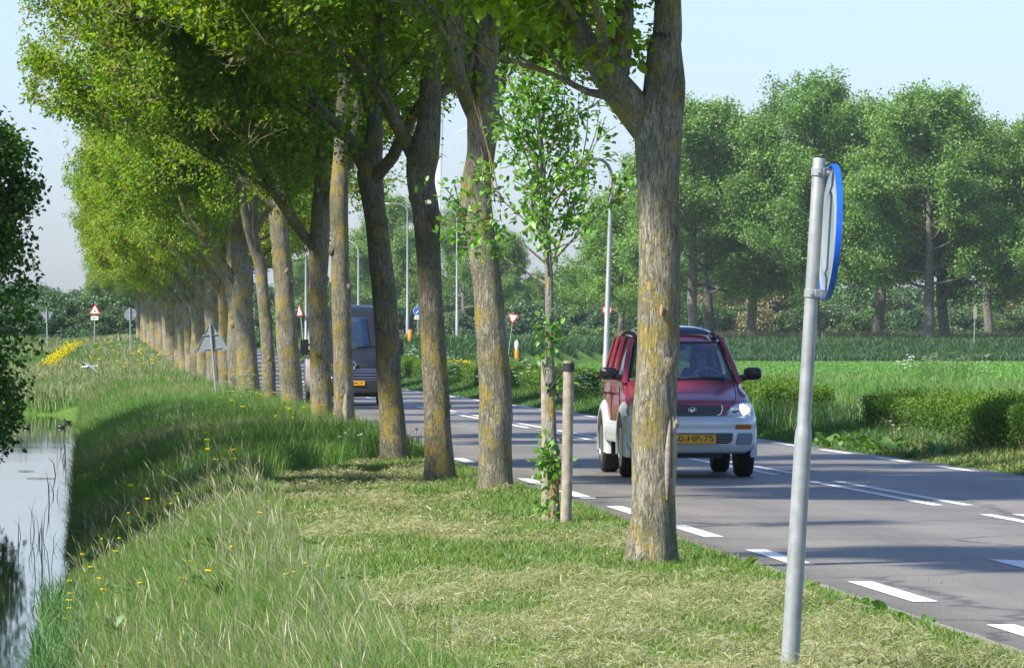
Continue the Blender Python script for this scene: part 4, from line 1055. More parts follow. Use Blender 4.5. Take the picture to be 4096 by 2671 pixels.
# --- staked sapling
def sapling():
    Z = 46.1; pm_ = ppm(Z)
    T = Tree(301); rng = T.rng
    rows = rows_px(Z, pm_, [(1290, 1232, 30), (1289, 1200, 27), (1286, 1130, 27), (1281, 1000, 25), (1278, 900, 24), (1277, 800, 20), (1276, 650, 19), (1269, 520, 14), (1262, 420, 12), (1255, 330, 9), (1250, 240, 6), (1250, 185, 3)])
    b = rows[0]; g0 = gat(b[0], Z); b[2] = g0 - .02
    T.trunk(rows, .05, 16, .07, False)
    for y in (1200, 1080, 1050, 1120): p = P3(1296, y, Z); T.knob((p.x, Z - .02, p.z), (.022, .03, .03))
    ax = T.axis
    args = dict(maxl=1, up=.07, wig=.09, kids=[5, 0], spread=36, ratio=.42)
    az = 0
    for k in range(26):
        f = k / 25; z = P3(0, 660 - 400 * f ** 1.15, Z).z; q = ax[int(np.argmin(np.abs(ax[:, 2] - z)))]
        az += 2.4; el = R(rng.normal(41 + 18 * f, 7)); d = np.array([math.cos(az) * math.cos(el), math.sin(az) * math.cos(el) * .9, math.sin(el)])
        T.grow(q[:3], d, (.98 - .60 * f) * rng.uniform(.75, 1.2), .012, 0, n=6, **args)
    T.twigs = [t for t in T.twigs]
    C, A = T.leaf_spots(24, .04)
    cz = P3(0, 420, Z).z
    k = rng.uniform(0, 1, len(C)) < .92; C, A = C[k], A[k]
    # shoots low on the stem
    lo = []
    for (x, y, n, s) in ((1272, 1080, 34, .10), (1266, 1050, 14, .05), (1285, 1180, 12, .05), (1276, 775, 22, .06), (1300, 1090, 12, .04), (1272, 830, 8, .04), (1300, 900, 6, .04)):
        p = P3(x, y, Z); lo.append(np.array([p.x, Z - .06, p.z]) + rng.normal(0, 1, (n, 3)) * np.array([s * .5, s * .4, s]))
    lo = np.concatenate(lo); C = np.concatenate([C, lo]); A = np.concatenate([A, nrm(rng.normal(0, 1, lo.shape) + np.array([-.4, -.3, .2]))])
    cr = leaf_mesh('crown', rng, C, A, 3, .045, .060, [(.09, .24, .018), (.19, .39, .035)], M['leaf2'], droop=.35, updown=.5, wl=.66, var=.2, clvar=.12, oval=True)
    # bare shoots sticking up
    for x0, y0, x1, y1 in ((1150, 470, 1112, 250), (1120, 420, 1118, 340), (1345, 420, 1370, 215), (1325, 400, 1345, 225), (1360, 380, 1395, 250), (1300, 300, 1312, 205), (1180, 330, 1182, 270), (1165, 480, 1100, 235)):
        a, c = P3(x0, y0, Z), P3(x1, y1, Z); m_ = (a + c) / 2 + Vector((.02, .02, 0))
        T.chains.append((np.array([[*a, .007], [*m_, .005], [*c, .003]]), 5))
    e = place_tree((b[0], Z, g0), T, cr, T.wood_mesh('trunk', M['bark_sap']), 'young broad-leaved tree tied to wooden stakes between the two nearest elms', None, 'young_tree')
    # stakes with their straps
    gy = Z - .22; pa, pb = P3(1322, 838, gy), P3(1314, 1252, gy)
    s1 = empty('tree_stake', (pb.x, gy, gat(pb.x, gy))); tag(s1, 'sawn wooden stake with a black rubber band at its top, right of the young tree', 'stake')
    rr = .045
    def local(o, e): o.location = -Vector(e.location); return o
    ctr = [Vector((pb.x, gy, s1.location.z - .1)), Vector((pb.x + .012, gy, .35)), Vector((pa.x - .006, gy, pa.z - .35)), Vector((pa.x, gy, pa.z))]
    local(MB().tube(ctr, [rr * 1.03, rr, rr * .97, rr * .95], 16).build('post', M['stake'], s1), s1)
    local(MB().tube([Vector((pa.x, gy, pa.z - .085)), Vector((pa.x, gy, pa.z - .02))], rr * 1.06, 18).build('band', M['strap'], s1), s1)
    g2 = Z + .24; qa, qb = P3(1270, 835, g2), P3(1272, 1222, g2)
    s2 = empty('tree_stake', (qb.x, g2, gat(qb.x, g2))); tag(s2, 'wooden stake half hidden behind the stem of the young tree', 'stake')
    local(MB().tube([Vector((qb.x, g2, s2.location.z - .1)), Vector((qa.x, g2, qa.z))], [.048, .045], 14).build('post', M['stake'], s2), s2)
    def ribbon(name, a, c, w, par):
        a, c = Vector(a), Vector(c); mb = MB(); P = []
        for t in np.linspace(0, 1, 7):
            p = a.lerp(c, t) + Vector((0, 0, -.02 * math.sin(PI * t))); P.append([p + Vector((0, 0, w)), p + Vector((0, 0, -w))])
        o = mb.grid(P).build(name, M['strap'], par, solid=.004); return local(o, par)
    t0 = P3(1281, 905, Z)
    ribbon('strap', (pa.x - .04, gy + .02, pa.z - .05), (t0.x - .035, Z - .05, t0.z - .02), .016, s1)
    ribbon('strap', (pa.x - .02, gy + .04, pa.z - .30), (t0.x + .04, Z - .03, t0.z - .03), .016, s1)
    ribbon('strap', (qa.x - .035, g2 - .04, qa.z - .02), (t0.x - .04, Z - .045, t0.z + .04), .014, s2)
    ribbon('strap', (qa.x + .06, g2 - .04, qa.z - .02), (t0.x + .04, Z - .045, t0.z + .04), .014, s2)
    mbb = MB().tube([(t0.x - .0, Z, t0.z + .055), (t0.x, Z, t0.z + .01)], .046, 16); local(mbb.build('strap', M['strap'], s2), s2)
sapling()

# --- dark bush over the ditch at the left edge, and its neighbours just outside the picture
def alder(seed, base, hgt, rad, dens, label, lean=0.0, cat='tree'):
    T = Tree(seed); rng = T.rng; x, y, z0 = base
    T.trunk([[x, y, z0 - .1, .10], [x + lean * .1, y, z0 + hgt * .3, .085], [x + lean * .25, y, z0 + hgt * .65, .05], [x + lean * .3, y, z0 + hgt * .92, .012]], .12, 12, .08)
    ax = T.axis; az = 0
    args = dict(maxl=2, up=.02, wig=.16, kids=[8, 6, 0], spread=48, ratio=.55)
    for k in range(24):
        f = k / 23; q = ax[min(int((.10 + .85 * f) * len(ax)), len(ax) - 1)]; az += 2.4 + rng.normal(0, .3); el = R(rng.normal(12 + 42 * f, 10))
        d = np.array([math.cos(az) * math.cos(el) + lean * .25, math.sin(az) * math.cos(el), math.sin(el)])
        T.grow(q[:3], d, rad * (1.2 - .6 * f ** 1.5) * rng.uniform(.7, 1.1), max(q[3] * .5, .012), 0, n=6, **args)
    def env(P): return (P[:, 2] > z0 - .1) & (np.hypot(P[:, 0] - x, P[:, 1] - y) < rad * (1 + .06 * np.sin(P[:, 2] * 4.1 + seed)) * np.interp(P[:, 2] - z0, [0, hgt * .8, hgt], [1, .95, .55]))
    T.chains = [c for c in T.chains if env(c[0][-1:, :3])[0]]
    C, A = T.leaf_spots(11 * dens, .07, env)
    if dens > 3:                                   # close outer twigs
        m_ = 5200; th = rng.uniform(0, 6.28, m_); zz = rng.uniform(.15, hgt * 1.02, m_); rr = rad * np.sqrt(rng.uniform(.35, 1.05, m_)) * np.interp(zz, [0, hgt * .35, hgt * .8, hgt * 1.02], [.80, 1.02, .95, .35])
        S_ = np.stack([x + rr * np.cos(th), y + rr * np.sin(th), z0 + zz], -1); S_ = S_[fbm(S_ * 1.5, 9, 2) > .44]
        C = np.concatenate([C, S_]); A = np.concatenate([A, nrm(S_ - np.array([x, y, z0 + hgt * .3]))])
    cr = leaf_mesh('crown', rng, C, A, 7, .075, .072, [(.07, .17, .014), (.16, .29, .03)], M['leaf3'], droop=.2, updown=.6, wl=.8, oval=True)
    e = empty('alder_tree', base); tag(e, label, cat)
    for me, nm in ((T.wood_mesh('trunk', M['bark_dk']), 'trunk'), (cr, 'crown')):
        o = obj(nm, me, e); o.location = -Vector(base)
    return e
bx = -8.95
alder(401, (bx, 78.5, -.25), 5.7, 2.4, 4.0, 'dark glossy leaved tree hanging over the ditch at the left picture edge', .1)
OUT = ['nearest', 'second', 'third', 'fourth', 'fifth', 'sixth']
for k, (u_, v_, h_, r_) in enumerate([(106, -10.6, 11.0, 2.5), (98, -10.3, 11.2, 2.5), (90.5, -10.0, 11.0, 2.3), (84.2, -9.7, 10.6, 2.2), (73.0, -7.35, 8.4, 2.2), (67.5, -7.35, 8.6, 2.2), (62.0, -7.35, 8.2, 2.15), (56.5, -7.4, 8.0, 2.1), (51.8, -7.4, 7.0, 2.0)]):
    X_, Y_ = UV(u_, v_); alder(402 + k, (X_, Y_, -.1), h_, r_, 2.4, ('%s leafy alder past the dark tree at the left picture edge' % OUT[3 - k]) if k < 4 else ('%s leafy alder before the dark tree at the left picture edge' % OUT[k - 4]), 0)

X_, Y_ = UV(54, -11.4)  # unseen second rank, added to fill gaps and darken the bank's shade
tall = alder(430, (X_, Y_, -.1), 12.0, 3.3, 1.9, 'tall unseen alder added left of the ditch to deepen the shade on the bank', 0)
tall['group'] = 'added second rank of alders shading the bank'
for k, u_ in enumerate((59.5, 65, 70.5, 76, 82, 88.5, 95, 102)):
    e_ = copy_tree(tall); X_, Y_ = UV(u_, -11.4 - .25 * (k > 4)); e_.location = (X_, Y_, -.1); e_.rotation_euler = (0, 0, k * 1.3)
# ------------------------------------------------------------------ tall poplars on the far bank
def poplar(seed, hgt=22, rad=9.5, twin=False):
    T = Tree(seed); rng = T.rng
    T.trunk([[0, 0, -.5, .55], [.1, 0, 2, .46], [.3, .1, 5, .42], [.2, 0, 9, .34], [.1, 0, 15, .2], [0, 0, hgt - 1.5, .04]], .5, 14, .12, False)
    ax = T.axis; az = 0
    def grow(q, d, ln, r):
        # coarse branching for a big crown
        T2 = ln / 7; pts = [np.r_[q, r]]; p = np.array(q, float); d = nrm(np.array(d, float)); nodes = []
        for i in range(7):
            d = nrm(d + rng.normal(0, .10, 3) + np.array([0, 0, .05])); p = p + d * T2; pts.append(np.r_[p, max(r * (1 - .12 * (i + 1)), .02)]); nodes.append((p.copy(), d.copy(), (i + 1) / 7))
        T.chains.append((np.array(pts), 7)); T.twigs.append(np.array(pts)[4:, :3])
        for j in range(9):
            qq, dd, f = nodes[int(rng.uniform(.15, 1) * 6.99)]
            o = rng.normal(0, 1, 3); o = nrm(o - dd * o.dot(dd)); a = R(rng.normal(45, 10)); d2 = nrm(dd * math.cos(a) + o * math.sin(a) + np.array([0, 0, .12]))
            l2 = ln * .45 * rng.uniform(.6, 1.2) * (1.1 - .5 * f); pp = [np.r_[qq, .05]]; p2 = qq.copy()
            for i in range(4):
                d2 = nrm(d2 + rng.normal(0, .16, 3) + np.array([0, 0, .05])); p2 = p2 + d2 * l2 / 4; pp.append(np.r_[p2, .05 - .01 * i])
            pp = np.array(pp); T.chains.append((pp, 4)); T.twigs.append(pp[1:, :3])
            for m in range(4):
                i = rng.integers(1, 4); d3 = nrm(rng.normal(0, 1, 3) + np.array([0, 0, .35])); l3 = rng.uniform(.5, 1.5)
                T.twigs.append(np.array([pp[i, :3], pp[i, :3] + d3 * l3 * .5, pp[i, :3] + d3 * l3 + np.array([0, 0, .15])]))
    for k in range(30):
        f = k / 29; z = 5.4 + (hgt - 7.9) * f; q = ax[int(np.argmin(np.abs(ax[:, 2] - z)))]; az += 2.4 + rng.normal(0, .35)
        el = R(rng.normal(8 + 52 * f, 9)); d = (math.cos(az) * math.cos(el), math.sin(az) * math.cos(el), math.sin(el))
        grow(q[:3], d, rad * (1.0 - .52 * f ** 1.6) * rng.uniform(.75, 1.12), .16 * (1 - .6 * f))
    grow(ax[-2, :3], (0, 0, 1), 3.2, .06)
    T.chains = [c for c in T.chains if c[0][-1, 2] > 5.4]
    C, A = T.leaf_spots(5.6, .34, lambda P: P[:, 2] > 4.7 + 1.0 * np.sin(P[:, 0] * .9 + seed) + .7 * np.cos(P[:, 1] * 1.1))
    cr = leaf_mesh('crown', rng, C, A, 9, .26, .24, [(.11, .235, .03), (.235, .385, .07)], M['poplar'], droop=.1, updown=.9, wl=.8, fruit=.06, fruitcol=[(.20, .28, .15), (.26, .34, .20)], clvar=.2)
    return cr, T.wood_mesh('trunk', M['bark_pop'])
pops = [poplar(501), poplar(502, 21, 9.2), poplar(503, 22.5, 10)]
PG = 'tall poplars on the far bank'
plist = [ # x, Z, kind, scale, label
 (1440, 560, 1, .62, 'lowest poplar of the far group, behind the near lamp post'),
 (1612, 530, 0, .93, 'poplar whose pale trunk rises just right of the nearest elm, over the car roof'),
 (1652, 545, 2, .92, 'poplar with the darker trunk beside the aerial of the maroon car'),
 (1745, 575, 0, .95, 'poplar between the car aerial and the round sign post, set further back'),
 (1530, 585, 2, .80, 'poplar behind the nearest elm trunk, set further back'),
 (2300, 580, 1, .92, 'poplar near the right picture edge, set further back than the twin trunks'),
 (1895, 528, 2, 1.0, 'poplar straight behind the round sign post'),
 (2040, 560, 1, 1.02, 'poplar between the sign post and the twin trunks, its own trunk hidden'),
 (2158, 520, 0, .96, 'poplar with the slimmer upright stem of the two side by side on the right'),
 (2196, 531, 1, .98, 'poplar with the leaning stem and a long bent low bough on the right'),
 (2400, 522, 2, .84, 'poplar cut by the right edge of the picture'),
]
pp_ = {}
for i, (x, Z, kd, sc, lab) in enumerate(plist):
    X = (x - 1190) * Z / F; z = gat(X, Z)
    if kd not in pp_:
        e = empty('poplar_tree'); cr, wd = pops[kd]; obj('trunk', wd, e); obj('crown', cr, e); pp_[kd] = e
    else: e = copy_tree(pp_[kd])
    tag(e, lab, 'tree', PG); e.location = (X, Z, z - .1); e.scale = (sc * (1.12 + .05 * (i % 3)), sc * 1.12, sc); e.rotation_euler = (0, 0, i * 1.7)
# the bent bough
o = MB().tube([P3(2190, 700, 530), P3(2210, 668, 529), P3(2235, 655, 528), P3(2265, 656, 527), P3(2290, 648, 526), P3(2310, 630, 526)], [.26, .25, .22, .19, .15, .08], 10).build('bough', M['bark_pop'], e)
pe = [q for q in bpy.data.objects if q.get('label', '').startswith('poplar with the leaning')][0]
o.parent = pe; bpy.context.view_layer.update(); o.matrix_parent_inverse = (Matrix.Translation(pe.location) @ pe.rotation_euler.to_matrix().to_4x4() @ Matrix.Diagonal((*pe.scale, 1))).inverted()
# paler trees standing further back
BG = 'hazy poplars beyond the junction'
for i, (x, Z, kd, sc, lab) in enumerate([(905, 690, 0, .74, 'hazy poplar seen between the leaning elm and the straight dark elm'), (960, 720, 1, .62, 'hazy low poplar behind the small blue round sign'), (1075, 680, 2, .70, 'hazy poplar in the gap between the straight dark elm and the bulging one'), (1165, 700, 1, .60, 'hazy poplar behind the tilted give way triangle'), (860, 760, 2, .55, 'hazy poplar above the roof of the black van'), (700, 760, 1, .5, 'hazy poplar left of the black van'), (262, 620, 0, .43, 'tall round headed tree rising over the wood at far left')]):
    e = copy_tree(pp_[kd]); X = (x - 1190) * Z / F; e.location = (X, Z, gat(X, Z) - .1); e.scale = (sc, sc, sc); e.rotation_euler = (0, 0, 1 + i * 2.1); tag(e, lab, 'tree', BG)
    for ch in list(e.children):
        if ch.name.startswith('bough'): bpy.data.objects.remove(ch)

# ------------------------------------------------------------------ the wood on the skyline
def bush_mesh(seed, n=5200, pal=((.05, .115, .03), (.105, .195, .055)), leaf=.30):
    rng = np.random.default_rng(seed); C = []
    for k in range(13):
        c = np.array([rng.normal(0, 1.5), rng.normal(0, 1.3), rng.uniform(.8, 5.6)]); c[:2] *= (1.25 - .13 * c[2]); r = rng.uniform(1.0, 1.9) * (1.1 - .07 * c[2])
        d = nrm(rng.normal(0, 1, (n // 13, 3))); C.append(c + d * r * rng.uniform(.35, 1.0, (len(d), 1)) ** .5 * np.array([1, 1, .9]))
    C = np.concatenate(C); C = C[C[:, 2] > .1]; A = nrm(C - np.array([0, 0, 3]))
    return leaf_mesh('woodland_tree', rng, C, A, 3, .25, leaf, pal, M['wood'], droop=.1, updown=.8, wl=.85)
bm_ = [bush_mesh(601), bush_mesh(602), bush_mesh(603, pal=((.085, .17, .035), (.15, .25, .06))), bush_mesh(604, pal=((.15, .14, .06), (.22, .20, .09))), bush_mesh(605, pal=((.04, .095, .03), (.085, .16, .05)))]
rw = random.Random(9)
WG = 'trees of the far wood'
def wood_tree(x, Z, ytop, kd, wx=1.0):
    X = (x - 1190) * Z / F; g = gat(X, Z); top = P3(x, ytop, Z).z
    o = obj('woodland_tree', bm_[kd], None, (X, Z, g - .3)); s = (top - g) / 6.6
    o.scale = (s * wx * rw.uniform(.95, 1.25), s * 1.1, s); o.rotation_euler = (0, 0, rw.uniform(0, 6.28))
    lab = {2: 'light green tree in the hedge-like wood along the far skyline', 3: 'brownish budding tree in the wood along the far skyline'}.get(kd, 'dark green bushy tree in the wood along the far skyline')
    return tag(o, lab, 'tree', WG)
def skyline(x):
    return float(np.interp(x, [0, 70, 120, 200, 250, 300, 420, 700, 900, 1000, 1180, 1270, 1340, 1400, 1500, 1600, 1700, 1800, 1950, 2100, 2200, 2300, 2400], [655, 655, 665, 672, 655, 640, 660, 660, 650, 655, 660, 640, 622, 640, 650, 650, 665, 650, 665, 660, 655, 650, 655]))
x = 20
while x < 2420:
    kd = rw.choice([0, 1, 1, 4, 0, 2]); 
    if 1660 < x < 1860 and rw.random() < .5: kd = 3
    if 2280 < x and rw.random() < .4: kd = 3
    if 1240 < x < 1400 and rw.random() < .5: kd = 2
    left = x < 430
    wood_tree(x, (rw.uniform(455, 475) if left else rw.uniform(740, 790)), skyline(x) + rw.uniform(-6, 16), kd)
    x += rw.uniform(26, 40) * (1.35 if left else 1)
x = 30
while x < 2420:            # lower front rank that closes the foot of the wood
    left = x < 430
    wood_tree(x, (rw.uniform(432, 445) if left else rw.uniform(660, 700)), 708 + rw.uniform(-16, 14), rw.choice([0, 1, 4, 4, 2]) if not (1680 < x < 1850) else rw.choice([3, 0, 4]), 1.4)
    x += rw.uniform(30, 46) * (1.3 if left else 1)
x = -10
while x < 2440:            # hazy last rank
    wood_tree(x, rw.uniform(1000, 1080), skyline(x) - 4 + rw.uniform(-8, 12) if not x < 430 else skyline(x) - 2, rw.choice([0, 1, 2, 4]), 1.3); x += rw.uniform(36, 56)

# ------------------------------------------------------------------ clipped hedges
def hedge(seed, u0, u1, v0, v1, h, n, size, label, open_end=None):
    rng = np.random.default_rng(seed)
    u = rng.uniform(u0, u1, n); s = rng.uniform(0, 1, n); depth = rng.uniform(0, 1, n) ** 1.6 * .28
    wv = (v1 - v0); per = 2 * h + wv; t = s * per
    bump = .2 * (fbm(np.stack([u * 1.2, t * 2], -1), seed, 3) - .5) * 2
    v = np.where(t < h, v0 + depth, np.where(t < h + wv, v0 + (t - h), v1 - depth)); z = np.where(t < h, t, np.where(t < h + wv, h - depth, per - t))
    v = np.where(t < h, v - bump, v); z = np.where((t >= h) & (t < h + wv), z + bump * 1.1 + .10 * (rng.uniform(0, 1, n) < .05) * rng.uniform(0, 1, n), z)
    thin = fbm(np.stack([u * .9, z * 2.2], -1), seed + 5, 2)
    keep = (z > .16 + .25 * sstep(.5, .7, thin)) | (rng.uniform(0, 1, n) < .25)
    keep &= ~((thin > .60) & (t < h) & (rng.uniform(0, 1, n) < .8))
    e0 = rng.uniform(0, 1, n) < .035; u = np.where(e0, np.where(rng.uniform(0, 1, n) < .5, u0, u1) + rng.normal(0, .05, n), u); v = np.where(e0, rng.uniform(v0, v1, n), v)
    u, v, z, t = u[keep], v[keep], z[keep], t[keep]
    X, Y = UV(u, v); C = np.stack([X, Y, gz(u, v, X, Y) + z], -1); A = nrm(rng.normal(0, 1, C.shape) + np.array([0, 0, .9]))
    top = sstep(h - .22, h, z)[:, None]  # sunlit tops painted in: upper leaves blended to a brighter yellow-green
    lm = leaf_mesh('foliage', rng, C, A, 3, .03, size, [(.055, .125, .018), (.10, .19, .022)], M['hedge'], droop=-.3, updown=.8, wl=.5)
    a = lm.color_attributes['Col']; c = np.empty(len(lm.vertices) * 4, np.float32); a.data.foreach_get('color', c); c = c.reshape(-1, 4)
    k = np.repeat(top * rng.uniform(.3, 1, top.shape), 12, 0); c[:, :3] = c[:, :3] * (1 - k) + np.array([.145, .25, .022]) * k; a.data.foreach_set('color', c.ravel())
    X0_, Y0_ = UV((u0 + u1) / 2, (v0 + v1) / 2)
    e = empty('clipped_hedge', (X0_, Y0_, 0)); tag(e, label, 'hedge', 'low hedges across the road')
    o = obj('foliage', lm, e, (-X0_, -Y0_, 0))
    V = []; Q = []; off = 0
    for k in range(int((u1 - u0) * 9)):
        uu = rng.uniform(u0, u1); vv = rng.uniform(v0 + .1, v1 - .2); x, y = UV(uu, vv); g = float(gz(np.array(uu), np.array(vv)))
        p = np.array([x, y, g - .05]); pts = [p]; d = np.array([rng.normal(0, .3), rng.normal(0, .3), 1.0])
        for i in range(3): d = d + rng.normal(0, .35, 3) * np.array([1, 1, .2]); pts.append(pts[-1] + nrm(d) * h * .33)
        vt, q = tube_np(np.array(pts), [.012, .010, .008, .004], 4); V.append(vt); Q.append(q + off); off += len(vt)
    obj('hedge_stems', mesh_np('hedge_stems', np.concatenate(V), np.concatenate(Q), None, M['bark_dk']), e, (-X0_, -Y0_, 0))  # the hedge's own woody stems, all in one mesh
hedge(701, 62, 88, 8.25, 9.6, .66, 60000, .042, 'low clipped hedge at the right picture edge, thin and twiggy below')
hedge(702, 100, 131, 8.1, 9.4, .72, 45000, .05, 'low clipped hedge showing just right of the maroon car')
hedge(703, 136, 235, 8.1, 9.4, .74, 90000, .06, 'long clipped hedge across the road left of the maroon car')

# ------------------------------------------------------------------ posts, signs, lamps
def at_base(e, *os):
    for o in os: o.location = Vector(o.location) - Vector(e.location)
# the round sign seen almost edge-on
def round_sign():
    Z = 24.6; pm_ = ppm(Z)
    b = P3(1830, 1640, Z); t = P3(1905, 368, Z); base = Vector((b.x, Z, gat(b.x, Z) - .02))
    e = empty('traffic_sign', base); tag(e, 'round blue-rimmed sign seen edge-on, on a leaning galvanised bottle-shaped post', 'sign')
    d = (t - Vector((b.x, Z, b.z))).normalized()
    def on(y): f = (y - 1640) / (368 - 1640); return b.lerp(t, f)
    prof = [(base - d * .1, .040), (on(1500), .0395), (on(1020), .0375), (on(1005), .0365), (on(990), .031), (on(975), .0295), (on(600), .0288), (on(370), .0285), (t, .027)]
    def J(i): return Vector((.0012 * math.sin(i * 2.1), 0, 0))
    o = MB().tube([p for p, r in prof], [r for p, r in prof], 28).build('pole', M['galv'], e, ang=50); at_base(e, o)
    # plate: a disc whose face looks along the road away from us, turned so that we see its back at a slant
    c = on(538) + Vector((.058, .030, -.002)); rad = .292
    nrm_ = Vector((.9965, .083, 0)).normalized()              # face normal
    side = Vector((-nrm_.y, nrm_.x, 0)); up = d
    side = (side - up * side.dot(up)).normalized(); nn = side.cross(up).normalized()
    if nn.x < 0: nn = -nn
    Mx = Matrix((( side.x, nn.x, up.x, c.x), (side.y, nn.y, up.y, c.y), (side.z, nn.z, up.z, c.z), (0, 0, 0, 1)))
    n = 56
    dish = [(0.001, .006), (rad * .55, .006), (rad * .62, -.002), (rad * .70, .006), (rad - .012, .006), (rad - .002, .001), (rad - .002, .012), (0.001, .014)]
    o = MB().lathe([(r, h) for r, h in dish], n, Mx, 'y').build('sign_plate', M['alu'], e, ang=40); at_base(e, o)
    rim = [(rad - .004, -.008), (rad + .003, -.008), (rad + .004, .018), (rad - .02, .021), (rad - .02, .015), (rad - .004, .010)]
    mb = MB(); v = []; 
    P = [[Mx @ Vector((r * math.sin(2 * PI * k / n), h, r * math.cos(2 * PI * k / n))) for k in range(n)] for r, h in rim + [rim[0]]]
    o = mb.grid(P, True).build('rim', M['blue'], e, ang=40); at_base(e, o)
    face = MB().lathe([(.001, .0155), (rad - .02, .0155), (rad - .02, .017), (.001, .017)], n, Mx, 'y').build('sign_face', M['blue'], e); at_base(e, face)
    for y in (400, 682):
        q = on(y); mb = MB(); mb.tube([q - d * .018, q + d * .018], .0335, 24)
        tgt = Vector((c.x + .0, c.y, q.z)); dirv = (Vector((tgt.x, tgt.y, 0)) - Vector((q.x, q.y, 0))); ln = dirv.length; dirv.normalize(); s2 = Vector((-dirv.y, dirv.x, 0))
        Mc = Matrix(((dirv.x, s2.x, d.x, q.x), (dirv.y, s2.y, d.y, q.y), (dirv.z, s2.z, d.z, q.z), (0, 0, 0, 1)))
        mb.box(.01, ln - .004, -.012, .012, -.016, .016, Mc)
        mb.box(.0, .034, -.036, -.030, -.017, .017, Mc)
        o = mb.build('clamp', M['galv'], e, bevel=.002, ang=30); at_base(e, o)
        bo = MB().tube([q + Vector((-.004, -.032, 0)), q + Vector((-.004, -.043, 0))], .006, 8).tube([q + Vector((.04, -.012, 0)), q + Vector((.04, -.022, 0))], .006, 8).build('bolt', M['chrome'], e); at_base(e, bo)
round_sign()

